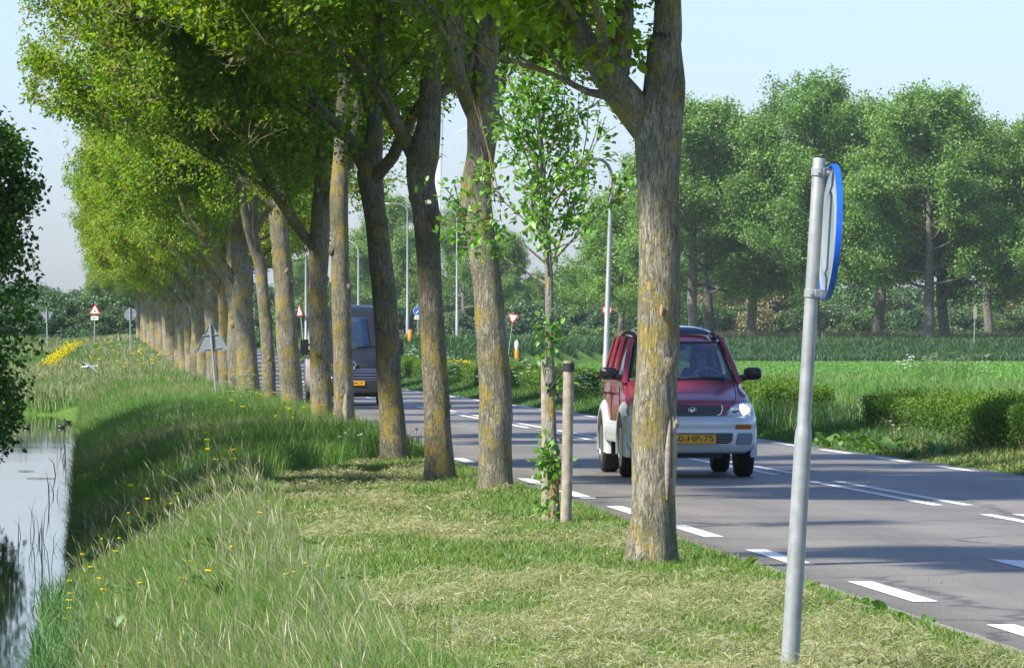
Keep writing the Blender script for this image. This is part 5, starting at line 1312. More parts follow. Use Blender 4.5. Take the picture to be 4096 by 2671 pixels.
def tri(pts, d, M4): return MB().prism(pts, d, M4)
def sign(label, xb, yb, xt, yt, Z, kind, size, ysign, pr=.028, tilt=0.0, group=None, yaw=0.0, sub=False):
    """a post from (xb,yb) to (xt,yt) carrying a plate centred at picture height ysign"""
    b = P3(xb, yb, Z); t = P3(xt, yt, Z); g = gat(b.x, Z)
    f = (g - .1 - b.z) / (t.z - b.z); b2 = b.lerp(t, f)
    e = empty('traffic_sign', (b2.x, Z, g)); tag(e, label, 'sign', group)
    o = MB().tube([b2, t], pr, 12).build('pole', M['galv'], e); at_base(e, o)
    c = b.lerp(t, (ysign - yb) / (yt - yb)); d = (t - b).normalized(); s = d.cross(Vector((0, 1, 0))).normalized()
    Mx = Matrix.Translation(c) @ Matrix(((s.x, 0, d.x, 0), (s.y, 1, d.y, 0), (s.z, 0, d.z, 0), (0, 0, 0, 1))) @ Matrix.Rotation(yaw, 4, 'Z')
    R3 = size * .577
    up = [(R3 * math.sin(a), R3 * math.cos(a)) for a in (0, 2 * PI / 3, 4 * PI / 3)]
    dn = [(-x, -z) for x, z in up]
    def rnd(p, k=.07):
        out = []
        for i in range(3):
            a, b_, c_ = Vector(p[i - 1]), Vector(p[i]), Vector(p[(i + 1) % 3]); out += [tuple(b_.lerp(a, k)), tuple(b_.lerp((a + c_) / 2, k * .35)), tuple(b_.lerp(c_, k))]
        return out
    front = -.03 - pr; back = pr + .004
    ps = {'disc': [(size / 2 * math.sin(2 * PI * k / 32), size / 2 * math.cos(2 * PI * k / 32)) for k in range(32)], 'up': rnd(up), 'dn': rnd(dn)}
    shp, mat, side = kind
    y0 = front if side == 'front' else back
    pl = MB().prism(ps[shp], .012, Mx @ Matrix.Translation((0, y0, 0))).build('sign_plate', M[mat], e, bevel=.002, smooth=False); at_base(e, pl)
    if side == 'back':
        # folded rim and two carrier rails on the back
        k = 1.0; mb = MB(); pr_ = ps[shp]; n = len(pr_)
        P = [[Mx @ Vector((x * q, y, z * q)) for x, z in pr_] for q, y in ((1.0, y0 - .014), (1.0, y0 + .014), (.955, y0 + .014), (.955, y0 - .014), (1.0, y0 - .014))]
        o = mb.grid(P, True).build('rim', M['alu'], e, smooth=False); at_base(e, o)
        mb = MB()
        for zz in (-.22 * size, .2 * size): w_ = size * (.26 if shp != 'disc' else .36); mb.box(-w_, w_, y0 - .02, y0 - .004, zz - .014, zz + .014, Mx)
        o = mb.build('rail', M['galv'], e, smooth=False); at_base(e, o)
    else:
        if shp in ('up', 'dn'):
            o = MB().prism([(x * .70, z * .70) for x, z in ps[shp]], .004, Mx @ Matrix.Translation((0, y0 - .0035, 0))).build('sign_face', M['white'], e, smooth=False); at_base(e, o)
        if shp == 'up':
            o = MB().box(-.012, .012, -.003, 0, -.06, .12, Mx @ Matrix.Translation((0, y0 - .0045, 0))).box(-.06, -.03, -.003, 0, -.09, .03, Mx @ Matrix.Translation((0, y0 - .0045, 0))).box(.03, .06, -.003, 0, -.09, .03, Mx @ Matrix.Translation((0, y0 - .0045, 0))).build('symbol', M['ink'], e, smooth=False); at_base(e, o)
        if shp == 'disc' and mat == 'red':
            o = MB().prism([(x * .74, z * .74) for x, z in ps[shp]], .004, Mx @ Matrix.Translation((0, y0 - .0035, 0))).build('sign_face', M['white'], e, smooth=False); at_base(e, o)
            o = MB().box(-.17, -.03, -.003, 0, -.06, .05, Mx @ Matrix.Translation((0, y0 - .0045, 0))).box(.03, .17, -.003, 0, -.06, .03, Mx @ Matrix.Translation((0, y0 - .0045, 0))).build('symbol', M['ink'], e, smooth=False); at_base(e, o)
        if shp == 'disc' and mat == 'blue':
            o = MB().prism([(x * 1.0, z * 1.0) for x, z in [(.0, -.2), (.06, -.14), (.03, -.14), (.03, .12), (-.03, .12), (-.03, -.14), (-.06, -.14)]], .004, Mx @ Matrix.Rotation(R(-38), 4, 'Y') @ Matrix.Translation((0, y0 - .0035, 0))).build('arrow', M['white'], e, smooth=False); at_base(e, o)
            o = MB().grid([[Mx @ Vector((q * math.sin(2 * PI * k / 32), y0 - .003, q * math.cos(2 * PI * k / 32))) for k in range(32)] for q in (size * .5, size * .46)], True).build('rim', M['white'], e, smooth=False); at_base(e, o)
    if sub:
        zz = -size * .42 if shp == 'up' else -size * .5
        o = MB().box(-.24, .24, y0, y0 + .012, zz - .26, zz - .02, Mx).build('sub_plate', M['white'], e, bevel=.004, smooth=False); at_base(e, o)
        o = MB().box(-.16, .12, -.003, 0, zz - .16, zz - .12, Mx @ Matrix.Translation((0, y0 - .0005, 0))).box(.06, .14, -.003, 0, zz - .17, zz - .09, Mx @ Matrix.Translation((0, y0 - .0005, 0))).build('symbol', M['ink'], e, smooth=False); at_base(e, o)
    return e
sign('leaning triangular warning sign seen from its dirty grey back below the tree row', 501, 898, 488, 752, 132, ('up', 'alu', 'back'), .78, 793, .028)
sign('grey back of an inverted give way triangle at far left beside the dark bush', 110, 792, 108, 716, 340, ('dn', 'alu', 'back'), .80, 733, .04)
sign('red and white triangular warning sign with a small plate under it, before the far wood', 219, 800, 221, 700, 372, ('up', 'red', 'front'), .82, 722, .036, sub=True)
sign('grey back of a round sign on a thin post by the last row trunks', 303, 790, 302, 714, 300, ('disc', 'alu', 'back'), .66, 730, .034)
sign('red and white triangle leaning on its post left of the black van', 704, 790, 697, 708, 300, ('up', 'red', 'front'), .72, 725, .03, yaw=R(60))
sign('blue round arrow sign with a white plate below, right of the straight dark elm', 972, 795, 971, 706, 395, ('disc', 'blue', 'front'), .62, 723, .035, sub=True)
sign('give way triangle leaning right on a bent post beside an amber bollard', 1186, 790, 1194, 726, 400, ('dn', 'red', 'front'), .80, 738, .03, yaw=R(8))
sign('round white sign with a red ring partly behind the near lamp post', 1411, 800, 1411, 706, 420, ('disc', 'red', 'front'), .74, 720, .035)
def thin_post():
    Z = 515; b = P3(2264, 788, Z); e = empty('marker_post', (b.x, Z, gat(b.x, Z))); tag(e, 'thin post with a narrow board in the far field at the right', 'post')
    o = MB().tube([Vector((b.x, Z, e.location.z)), P3(2266, 712, Z)], .05, 8).build('pole', M['galv'], e); at_base(e, o)
    q = P3(2266, 722, Z); o = MB().box(q.x - .16, q.x + .16, Z - .1, Z - .06, q.z - .75, q.z + .35).build('board', M['deadwood'], e); at_base(e, o)
thin_post()
# amber bollards on the junction island
for x, Z, lab in ((953, 388, 'amber bollard beside the grey mast of the far junction'), (1201, 402, 'amber bollard with a white top beside the tilted give way triangle')):
    p = P3(x, 795, Z); e = empty('bollard', (p.x, Z, gat(p.x, Z))); tag(e, lab, 'bollard', 'amber bollards at the far junction')
    h = 1.15; z0 = e.location.z
    o = MB().lathe([(.15, .12), (.16, .18), (.16, h - .06), (.14, h), (.001, h + .01)], 16).build('body', M['orange'], e)
    o = MB().lathe([(.19, -.05), (.19, .10), (.15, .13), (.001, .13)], 16).build('base', M['dark'], e)
    if x > 1000: MB().lathe([(.10, h + .01), (.155, h + .2), (.15, h + .5), (.09, h + .68), (.001, h + .7)], 14).build('reflector', M['white'], e)
p = P3(940, 790, 396); e = empty('barrier_board', (p.x, 396, gat(p.x, 396))); tag(e, 'red barrier board low beside the grey mast of the far junction', 'barrier')
MB().box(-.42, .42, -.04, .04, .22, .62).build('board', M['red'], e, bevel=.02); MB().box(-.3, -.24, -.03, .03, -.1, .22).box(.24, .3, -.03, .03, -.1, .22).build('leg', M['galv'], e)

# street lamps
def lamp(label, xb, xt, yt, Z, r0, r1, arm, ax, group='street lamps', step=None):
    b = P3(xb, 800, Z); t = P3(xt, yt, Z); g = gat(b.x, Z)
    e = empty('street_lamp', (b.x, Z, g)); tag(e, label, 'street lamp', group)
    bot = Vector((b.x, Z, g - .1)); hgt = t.z - bot.z
    mb = MB(); k = .22
    mb.tube([bot, bot.lerp(t, k), bot.lerp(t, k + .004), t], [r0 * 1.25, r0 * 1.2, r0, r1], 16)
    o = mb.build('pole', M['galv'], e, ang=60); at_base(e, o)
    ux = Vector(ax).normalized(); L_ = arm
    P = [t + ux * (L_ * (1 - math.cos(a))) + Vector((0, 0, L_ * .62 * math.sin(a))) for a in np.linspace(0, PI / 2, 9)]
    P.append(P[-1] + ux * L_ * .5)
    o = MB().tube([t - Vector((0, 0, .02))] + P, [r1] + [r1 * (1 - .03 * i) for i in range(len(P))], 12).build('arm', M['galv'], e); at_base(e, o)
    h = P[-1]; mb = MB(); s = ux.cross(Vector((0, 0, 1))).normalized()
    rows = []
    for f, w, hh in ((-.05, .05, .04), (.1, .10, .07), (.35, .13, .09), (.6, .12, .075), (.75, .05, .03)):
        rows.append([h + ux * f + s * w * math.cos(a) + Vector((0, 0, hh * math.sin(a) - .01)) for a in np.linspace(0, 2 * PI, 13)[:-1]])
    o = mb.grid(rows, True).build('lamp_head', M['white'], e); at_base(e, o)
lamp('tall grey street lamp rising behind the maroon car, its arm among the sapling leaves', 1405, 1421, 412, 152, .075, .05, .75, (-.5, -.86, 0))
lamp('street lamp with a curved arm above the roof of the black van', 833, 833, 585, 300, .07, .05, 1.1, (-1, .2, 0))
lamp('street lamp with a curved arm left of the black van, between two stout elms', 711, 711, 592, 300, .07, .05, 1.1, (-1, .2, 0))
lamp('far grey lamp mast beside the amber bollard at the junction', 947, 947, 492, 392, .09, .045, .9, (-1, 0, 0))
lamp('far grey lamp mast in the gap between the straight elm and the bulging elm', 1062, 1062, 505, 400, .09, .045, .9, (-1, .1, 0))

# ------------------------------------------------------------------ wind turbines far off
def turbine(label, xh, yh, Z, Rb, ang, tower_r, group):
    h = P3(xh, yh, Z); g = gat(h.x, Z); e = empty('wind_turbine', (h.x, Z, g)); tag(e, label, 'wind turbine', group)
    o = MB().tube([(h.x, Z + .02 * Rb, g - .5), (h.x, Z + .02 * Rb, h.z)], [tower_r, tower_r * .55], 20).build('tower', M['offwhite'], e); at_base(e, o)
    o = MB().tube([(h.x, Z - .06 * Rb, h.z), (h.x, Z + .12 * Rb, h.z)], [tower_r * .7, tower_r * .8], 14).build('nacelle', M['offwhite'], e); at_base(e, o)
    for k in range(3):
        a = ang + k * 2 * PI / 3; d = Vector((math.sin(a), 0, -math.cos(a))); s = Vector((math.cos(a), 0, math.sin(a)))
        rows = []
        for f, c, th in ((0, .028, .028), (.06, .03, .028), (.2, .085, .02), (.35, .075, .014), (.7, .045, .007), (.95, .022, .003), (1.0, .004, .001)):
            ctr = Vector((h.x, Z - .09 * Rb, h.z)) + d * Rb * f
            rows.append([ctr + s * Rb * (c * math.cos(t) * .5 + (c * .2 if f > .1 else 0)) + Vector((0, 1, 0)) * Rb * th * .5 * math.sin(t) for t in np.linspace(0, 2 * PI, 13)[:-1]])
        o = MB().grid(rows, True).build('blade', M['offwhite'], e); at_base(e, o)
WT = 'wind turbines behind the tree row'
turbine('white wind turbine blade pointing down behind the straight dark elm', 1003, 95, 900, 31, R(-2.2 + 4.0), .65, WT)
turbine('tip of a white wind turbine blade right of the bulging elm', 1128, 285, 1500, 8.5, R(48), .75, WT)

# ------------------------------------------------------------------ birds
def gull():
    Z = 120; c = P3(205, 852, Z); e = empty('gull', c); tag(e, 'white and grey gull gliding low over the ditch', 'bird')
    mb = MB(); rows = []
    for y, r in ((-.20, .012), (-.17, .03), (-.12, .042), (-.06, .05), (.03, .055), (.12, .04), (.2, .025), (.28, .02)):
        rows.append([(.0 + r * math.cos(a), y, r * .9 * math.sin(a)) for a in np.linspace(0, 2 * PI, 13)[:-1]])
    mb.grid(rows, True); mb.ball((0, -.20, .012), (.033, .045, .033)); mb.tube([(0, -.235, .01), (0, -.285, .0)], [.010, .003], 8)
    mb.add([(-.02, .26, 0), (.02, .26, 0), (.06, .36, .005), (-.06, .36, .005)], [(0, 1, 2, 3)])
    mb.build('body', M['white'], e)
    for s in (-1, 1):
        rows = []
        for f, zz, yy, ch in ((0.03, .02, 0, .15), (.18, .10, -.02, .15), (.34, .09, -.03, .125), (.5, .02, .03, .09), (.62, -.05, .09, .05), (.70, -.09, .14, .012)):
            zz = zz if s < 0 else zz * .9 - f * .12
            rows.append([(s * f, yy - ch * .35, zz + .004), (s * f, yy, zz + .014), (s * f, yy + ch * .65, zz), (s * f, yy, zz - .004)])
        MB().grid(rows, True).build('wing', M['vent'], e)
    e.rotation_euler = (R(6), R(8), R(-62)); e.scale = (.58, .58, .58); return e
gull()
for x, y, Z, rz, lab in ((143, 994, 143, 1.5, 'dark coot with a pale beak swimming in the middle of the ditch'), (157, 981, 152, -1.2, 'second dark coot nearer the reeds at the ditch end'), (62, 996, 142, 1.4, 'coot swimming at the left side of the ditch, close to the dark bush')):
    X = (x - 1190) * Z / F; e = empty('coot', (X, Z, -.6), rz); tag(e, lab, 'bird', 'coots on the ditch')
    rows = []
    for yy, r, zc in ((-.16, .02, .05), (-.12, .07, .05), (-.03, .095, .045), (.08, .085, .05), (.16, .045, .075), (.2, .01, .09)):
        rows.append([(r * math.cos(a), yy, zc + r * .75 * math.sin(a)) for a in np.linspace(0, 2 * PI, 13)[:-1]])
    mb = MB().grid(rows, True); mb.tube([(0, -.10, .07), (0, -.14, .13), (0, -.15, .17)], [.04, .028, .03], 10); mb.ball((0, -.16, .185), (.034, .045, .034))
    mb.build('body', M['black'], e); MB().tube([(0, -.20, .185), (0, -.235, .175)], [.014, .004], 8).build('beak', M['white'], e); e.scale = (.6, .6, .6)
# ------------------------------------------------------------------ vehicles (x to the picture's right, y towards the tail, z up; nose at y = 0)
def hermite(xs, ys, x):
    """smooth monotone-ish curve through the points"""
    xs = np.asarray(xs, float); ys = np.asarray(ys, float); m = np.gradient(ys, xs)
    s = np.diff(ys) / np.diff(xs)
    for i in range(1, len(xs) - 1):
        if s[i - 1] * s[i] <= 0: m[i] = 0
        else: m[i] = 2 / (1 / s[i - 1] + 1 / s[i])
    m[0] = s[0]; m[-1] = s[-1]
    x = np.clip(x, xs[0], xs[-1]); i = np.clip(np.searchsorted(xs, x) - 1, 0, len(xs) - 2); h = xs[i + 1] - xs[i]; t = (x - xs[i]) / h
    return (2 * t ** 3 - 3 * t ** 2 + 1) * ys[i] + (t ** 3 - 2 * t ** 2 + t) * h * m[i] + (-2 * t ** 3 + 3 * t ** 2) * ys[i + 1] + (t ** 3 - t ** 2) * h * m[i + 1]

def wheel(parent, x, y, r, w, side, spokes=5):
    e = empty('wheel', (x, y, r), 0, parent)
    h = w / 2
    prof = [(r * .62, -h * .9), (r * .80, -h * .98), (r * .93, -h * .92), (r * .985, -h * .72), (r, -h * .55), (r, -h * .5), (r * .975, -h * .48), (r * .975, -h * .40), (r, -h * .38), (r, -h * .08), (r * .975, -h * .06), (r * .975, h * .06), (r, h * .08), (r, h * .38), (r * .975, h * .40), (r * .975, h * .48), (r, h * .5), (r, h * .55), (r * .985, h * .72), (r * .93, h * .92), (r * .80, h * .98), (r * .62, h * .9)]
    MB().lathe(prof, 40, None, 'x').build('tyre', M['rubber'], e, ang=50)
    s = side
    mb = MB().lathe([(r * .64, -h * .85 * 1), (r * .64, h * .85)], 32, None, 'x')
    mb.lathe([(r * .66, s * h * .93), (r * .60, s * h * .95), (r * .56, s * h * .6), (.001, s * h * .55)], 32, None, 'x')
    for k in range(spokes):
        a = 2 * PI * k / spokes; Mx = Matrix.Rotation(a, 4, 'X'); mb.box(min(s * h * .55, s * h * .8), max(s * h * .55, s * h * .8), -r * .07, r * .07, 0, r * .6, Mx)
    mb.lathe([(r * .16, s * h * .5), (r * .15, s * h * .86), (.001, s * h * .88)], 16, None, 'x')
    mb.build('rim', M['rim'], e)
    return e

def front_y(xs, ys): return lambda x: float(np.interp(abs(x), xs, ys))
def panel(rows, yf, off, lean=0.0, z0=0.0, nx=14, bul=None):
    """patch of the nose: rows of (z, x0, x1), laid `off` in front of the curved face"""
    P = []
    for z, x0, x1 in rows:
        P.append([(x, yf(x) + lean * (z - z0) - off - (bul(z) if bul else 0), z) for x in np.linspace(x0, x1, nx)])
    return P
def rowfill(pts, k=4):
    out = []
    for a, b in zip(pts[:-1], pts[1:]):
        for i in range(k): t = i / k; out.append(tuple(p * (1 - t) + q * t for p, q in zip(a, b)))
    return out + [pts[-1]]

def maroon_car():
    Yp, ymid = 64.0, 1605
    root = empty('car', (2.02, Yp, 0.0), ROADROT); tag(root, 'small maroon off-road car with silver lower body and lit headlamps, driving towards us', 'car')
    W = .715; yw1, yw2, rw_ = .60, 2.99, .335
    # lower body loft
    ys = np.unique(np.concatenate([np.linspace(0, .3, 9), np.linspace(.3, 3.5, 66), np.linspace(3.5, 3.66, 5)]))
    hw = hermite([0, .04, .12, .25, .6, 1.2, 2.4, 3.2, 3.5, 3.66], [.50, .575, .645, .685, .708, W, W, .705, .68, .58], ys)
    zt = hermite([0, .05, .15, .5, .95, 1.10, 1.3, 2.5, 3.66], [.80, .845, .875, .955, 1.055, 1.085, 1.09, 1.10, 1.10], ys)
    wt = hermite([0, .1, .3, .95, 1.2, 3.4, 3.66], [.40, .50, .545, .60, .655, .655, .56], ys)
    P = []
    for y, w, z1, w1 in zip(ys, hw, zt, wt):
        zb = .40
        for yw in (yw1, yw2):
            d = .415 ** 2 - (y - yw) ** 2
            if d > 0: zb = max(zb, rw_ + math.sqrt(d))
        zb = min(zb, z1 - .12)
        zm = zb + (z1 - zb) * .45
        half = [(0, zb), (w - .06, zb), (w - .012, zb + .025), (w, zm), (w - .004, zm + (z1 - zm) * .35), (w - .025, zm + (z1 - zm) * .7), (w1 + .03, z1 - .014), (w1, z1 - .001), (w1 * .75, z1 + .012), (w1 * .35, z1 + .02), (0, z1 + .022)]
        P.append([(x, y, z) for x, z in half] + [(-x, y, z) for x, z in half[-2:0:-1]])
    mb = MB().grid(P, True); n = len(P[0]); mb.f.append(tuple(range(n))); k0 = (len(P) - 1) * n; mb.f.append(tuple(range(k0 + n - 1, k0 - 1, -1)))
    body = mb.build('body', M['maroon'], root, ang=50)
    # bonnet shut lines
    for s in (-1, 1):
        MB().tube([(s * float(hermite([0, .1, .3, .95, 1.2], [.40, .50, .545, .60, .655], np.array(y))) * .985, y, float(hermite([0, .05, .15, .5, .95, 1.10], [.80, .845, .875, .955, 1.055, 1.085], np.array(y))) + .0) for y in np.linspace(.06, 1.0, 14)], .006, 6).build('shut_line', M['dark'], body)
    # greenhouse: roof, pillars
    yA0, zA0, xA0 = 1.02, 1.09, .625; yA1, zA1, xA1 = 1.62, 1.535, .505
    P = []
    for y in np.linspace(1.56, 3.50, 22):
        w = float(hermite([1.56, 1.75, 2.6, 3.3, 3.5], [.475, .525, .55, .54, .50], np.array(y))); z = float(hermite([1.56, 1.72, 2.1, 2.8, 3.3, 3.5], [1.535, 1.585, 1.625, 1.64, 1.615, 1.57], np.array(y)))
        row = [(x * w, y + .035 * x * x * (1 if y < 1.9 else 0), z - .045 * abs(x) ** 3 - .012 * x * x) for x in np.linspace(-1, 1, 17)]
        P.append(row + [(x, yy, zz - .05) for x, yy, zz in row[::-1]])
    mb = MB().grid(P, True); n = len(P[0]); mb.f.append(tuple(range(n))); mb.f.append(tuple(range((len(P) - 1) * n + n - 1, (len(P) - 1) * n - 1, -1)))
    mb.build('roof', M['maroon'], body)
    def pillar(a, b, wx, wy, bow=.0):
        a, b = Vector(a), Vector(b); P = []
        for t in np.linspace(0, 1, 9):
            p = a.lerp(b, t) + Vector((math.copysign(bow, a.x) * math.sin(PI * t), 0, 0)); P.append([(p.x + wx * math.cos(q), p.y + wy * math.sin(q), p.z) for q in np.linspace(0, 2 * PI, 13)[:-1]])
        return MB().grid(P, True)
    mb = MB()
    for s in (-1, 1):
        for a, b, wx, wy in (((s * .655, 1.02, 1.06), (s * .515, 1.66, 1.57), .034, .05), ((s * .668, 2.08, 1.06), (s * .545, 2.12, 1.60), .028, .045), ((s * .668, 2.88, 1.06), (s * .545, 2.86, 1.60), .028, .05), ((s * .635, 3.52, 1.06), (s * .51, 3.42, 1.58), .05, .08)):
            q = pillar(a, b, wx, wy, .012); mb.add(q.v, q.f)
        q = MB().tube([(s * .672, y, 1.085) for y in (1.05, 2, 3.0, 3.5)], .028, 10); mb.add(q.v, q.f)
    mb.build('pillar_frame', M['maroon'], body)
    # windscreen: black surround and the pane
    def screen(k0, k1, dx, off, ny=10, nx=13):
        P = []
        for t in np.linspace(k0, k1, ny):
            hwid = (xA0 - .01) * (1 - t) + (xA1 - .012) * t - dx; P.append([(x * hwid, yA0 - .035 + (yA1 - yA0 - .02) * t + .11 * x * x * (1 - .4 * t) - off, zA0 - .01 + (zA1 - zA0 + .005) * t) for x in np.linspace(-1, 1, nx)])
        return P
    MB().grid(screen(.02, .985, .0, 0)).build('windscreen', M['glass'], root)
    ws = screen(.0, 1.0, .0, .004); mb = MB(); P0 = screen(.0, 1.0, -.004, .004, 12, 13); P1 = screen(.07, .955, .04, .004, 12, 13)
    def ring(P): return P[0] + [r[-1] for r in P[1:-1]] + P[-1][::-1] + [r[0] for r in P[-2:0:-1]]
    mb.grid([ring(P0), ring(P1)], True).build('windscreen_surround', M['dark'], root, solid=.006)
    for s in (-1, 1):
        for y0, y1, ya, yb in ((1.12, 2.04, 1.68, 2.09), (2.12, 2.84, 2.15, 2.82), (2.92, 3.46, 2.90, 3.36)):
            MB().grid([[(s * .664, y, 1.10) for y in np.linspace(y0, y1, 4)], [(s * .612, y * .5 + z_ * .5, 1.33) for y, z_ in zip(np.linspace(y0, y1, 4), np.linspace(ya, yb, 4))], [(s * .54, y, 1.575) for y in np.linspace(ya, yb, 4)]]).build('side_window', M['glass_dk'], root)
            fr = [(s * .668, y0, 1.10), (s * .668, y1, 1.10), (s * .546, yb, 1.572), (s * .546, ya, 1.572), (s * .668, y0, 1.10)]
            MB().tube(fr, .012, 6).build('window_seal', M['black'], root)
    MB().grid([[(x, 3.58 - .0, 1.12) for x in np.linspace(-.58, .58, 5)], [(x, 3.47, 1.54) for x in np.linspace(-.46, .46, 5)]]).build('rear_window', M['glass_dk'], root)
    # roof glass panel and rails
    P = []
    for y in np.linspace(1.80, 2.75, 10):
        z = float(hermite([1.56, 1.72, 2.1, 2.8, 3.3, 3.5], [1.535, 1.585, 1.625, 1.64, 1.615, 1.57], np.array(y))); P.append([(x, y, z + .025 + (.055 if 1.84 < y < 2.7 else .0) * (1 - .9 * (abs(x) / .43) ** 4) - .02 * x * x) for x in np.linspace(-.42, .42, 11)])
    MB().grid(P).build('sunroof', M['sunroof'], body, solid=.01)
    for s in (-1, 1):
        pts = [(s * .455, 1.72, 1.56), (s * .46, 1.84, 1.595), (s * .468, 2.0, 1.622), (s * .475, 2.5, 1.642), (s * .475, 3.0, 1.632), (s * .47, 3.2, 1.612), (s * .47, 3.3, 1.60)]
        MB().tube(pts, [.022, .027, .024, .022, .022, .024, .02], 10).build('roof_rail', M['dark'], body)
    # wiper and aerial
    MB().tube([(.02, 1.0, 1.105), (.25, .985, 1.12), (.50, 1.02, 1.115)], .009, 6).tube([(.02, 1.0, 1.10), (-.14, .99, 1.12), (-.46, 1.03, 1.115)], .009, 6).tube([(.48, .99, 1.09), (.22, .975, 1.118)], .012, 6).tube([(-.02, .99, 1.09), (-.26, .975, 1.118)], .012, 6).build('wiper', M['black'], root)
    MB().tube([(.52, 1.60, 1.49), (.50, 1.66, 1.55)], .012, 8).tube([(.50, 1.66, 1.55), (.46, 1.78, 1.95), (.40, 1.95, 2.36)], .0055, 6).build('aerial', M['vent'], body)
    # nose: red fascia sits in the loft; lamps, grille, bumper
    yf = front_y([0, .3, .45, .55, .62, .66, .69, .72], [-.035, -.022, 0, .03, .07, .12, .20, .34])
    rows = rowfill([(.655, -.62, .62), (.70, -.645, .645), (.80, -.62, .62), (.845, -.55, .55)], 4)
    MB().grid(panel(rows, yf, -.004, .12, .65, 24)).build('front_panel', M['maroon'], body, solid=.02)
    for s in (-1, 1):
        rr = [(.690, .385, .690), (.715, .392, .694), (.76, .415, .692), (.80, .455, .684), (.825, .50, .672), (.848, .585, .655)]
        rr = [(z, s * a, s * b) for z, a, b in rr]
        hl = MB().grid(panel(rowfill(rr, 3), yf, .022, .16, .65, 14)).build('headlight', M['lens'], root, solid=.03)
        for cx_, rr_, mt_ in ((.575, .074, 'lamp_on'), (.485, .05, 'chrome')):
            cz_ = .765; MB().grid([[(s * cx_ + q * rr_ * 1.12 * math.cos(a), yf(cx_) + .16 * (cz_ - .65) - .043 - .012 * (1 - q), cz_ + q * rr_ * .82 * math.sin(a)) for a in np.linspace(0, 2 * PI, 25)[:-1]] for q in (1.0, .7, .35, .02)], True).build('reflector', M[mt_], hl, solid=.004)
        big = [(z + (.010 if i == len(rr) - 1 else -.010 if i == 0 else 0), a - s * .012, b + s * .010) for i, (z, a, b) in enumerate(rr)]
        MB().grid(panel(rowfill(big, 3), yf, .005, .16, .65, 14)).build('lamp_housing', M['vent'], hl, solid=.02)
        MB().tube([(s * .69, .31, .73), (s * .70, .33, .74)], .02, 8)
    g = MB().grid(panel(rowfill([(.700, -.27, .27), (.722, -.315, .315), (.775, -.335, .335), (.812, -.325, .325)], 3), yf, .022, .12, .65, 18)).build('grille', M['ink'], root, solid=.02)
    rimrow = [(.696, -.275, .275), (.720, -.325, .325), (.775, -.346, .346), (.815, -.336, .336)]
    P = panel(rowfill(rimrow, 3), yf, .028, .12, .65, 18); edge = [r[0] for r in P[::-1]] + P[0][1:] + [r[-1] for r in P[1:]]
    MB().tube(edge, .0085, 8).build('grille_trim', M['chrome'], g)
    for z in (.716, .737, .758, .779, .798):
        w = float(np.interp(z, [.70, .722, .775, .812], [.27, .315, .335, .325])); MB().tube([(x, yf(x) + .12 * (z - .65) - .036, z) for x in np.linspace(-w, w, 11)], .0038, 6).build('slat', M['rim'], g)
    # oval emblem
    Mx = Matrix.Translation((0, yf(0) + .12 * .115 - .05, .763))
    P = [[Mx @ Vector(((.045 + rr_ * math.cos(b)) * math.cos(a) * 1.0, rr_ * math.sin(b), (.027 + rr_ * math.cos(b)) * math.sin(a))) for a in np.linspace(0, 2 * PI, 29)[:-1]] for rr_, b in [(.005, t) for t in np.linspace(0, 2 * PI, 9)]]
    em = MB().grid(P, True).build('emblem', M['chrome'], g)
    MB().prism([(-.032, .012), (-.012, .012), (.006, -.012), (.012, .0), (.018, .014), (.034, .010), (.016, -.018), (-.012, -.020)], .006, Mx).build('emblem_mark', M['chrome'], em)
    # bumper in silver
    yb = front_y([0, .3, .5, .60, .68, .73, .755], [-.115, -.105, -.07, -.02, .05, .14, .28])
    def prof(z): return float(np.interp(z, [.28, .30, .36, .45, .55, .60, .64, .675, .69], [-.05, -.015, .012, .018, .012, .018, .014, -.01, -.05]))
    wid = lambda z: float(np.interp(z, [.28, .33, .42, .55, .66, .69], [.60, .70, .745, .755, .75, .73]))
    rows = [(z, -wid(z), wid(z)) for z in np.r_[np.linspace(.28, .69, 20)]]
    bp = MB().grid(panel(rows, yb, 0, .02, .5, 40, prof)).build('front_bumper', M['silver'], root, solid=.025, ang=60)
    MB().grid(panel(rowfill([(.385, -.40, .40), (.42, -.445, .445), (.49, -.455, .455), (.505, -.45, .45)], 2), yb, .020, .02, .5, 20, prof)).build('lower_grille', M['ink'], bp, solid=.012)
    for z in (.402, .425, .448, .471, .493):
        w = .445; MB().grid([[(x, yb(x) - prof(z) - .030 - dz * .2, z + dz) for x in np.linspace(-w, w, 15)] for dz in (-.005, .005)]).build('slat', M['vent'], bp, solid=.006)
    for s in (-1, 1):
        MB().grid(panel(rowfill([(.375, s * .50, s * .66), (.40, s * .492, s * .682), (.48, s * .512, s * .688), (.505, s * .53, s * .68)], 2), yb, .018, .02, .5, 10, prof)).build('fog_vent', M['vent'], bp, solid=.012)
        for z in np.linspace(.392, .49, 6):
            MB().grid([[(s * x, yb(x) - prof(z) - .026, z + dz) for x in np.linspace(.505, .675, 6)] for dz in (-.004, .004)]).build('slat', M['galv'], bp, solid=.004)
        MB().grid(panel(rowfill([(.548, s * .492, s * .668), (.555, s * .486, s * .676), (.59, s * .488, s * .676), (.598, s * .496, s * .668)], 2), yb, .018, .02, .5, 10, prof)).build('indicator', M['amberlens'], bp, solid=.012)
    pl = MB().box(-.26, .26, -.205, -.195, .385, .495).build('number_plate', M['plate'], bp, bevel=.004)
    fr = MB(); 
    for x0, x1, z0, z1 in ((-.26, .26, .385, .389), (-.26, .26, .491, .495), (-.26, -.256, .389, .491), (.256, .26, .389, .491)): fr.box(x0, x1, -.2075, -.206, z0, z1)
    fr.build('plate_edge', M['ink'], pl, smooth=False)
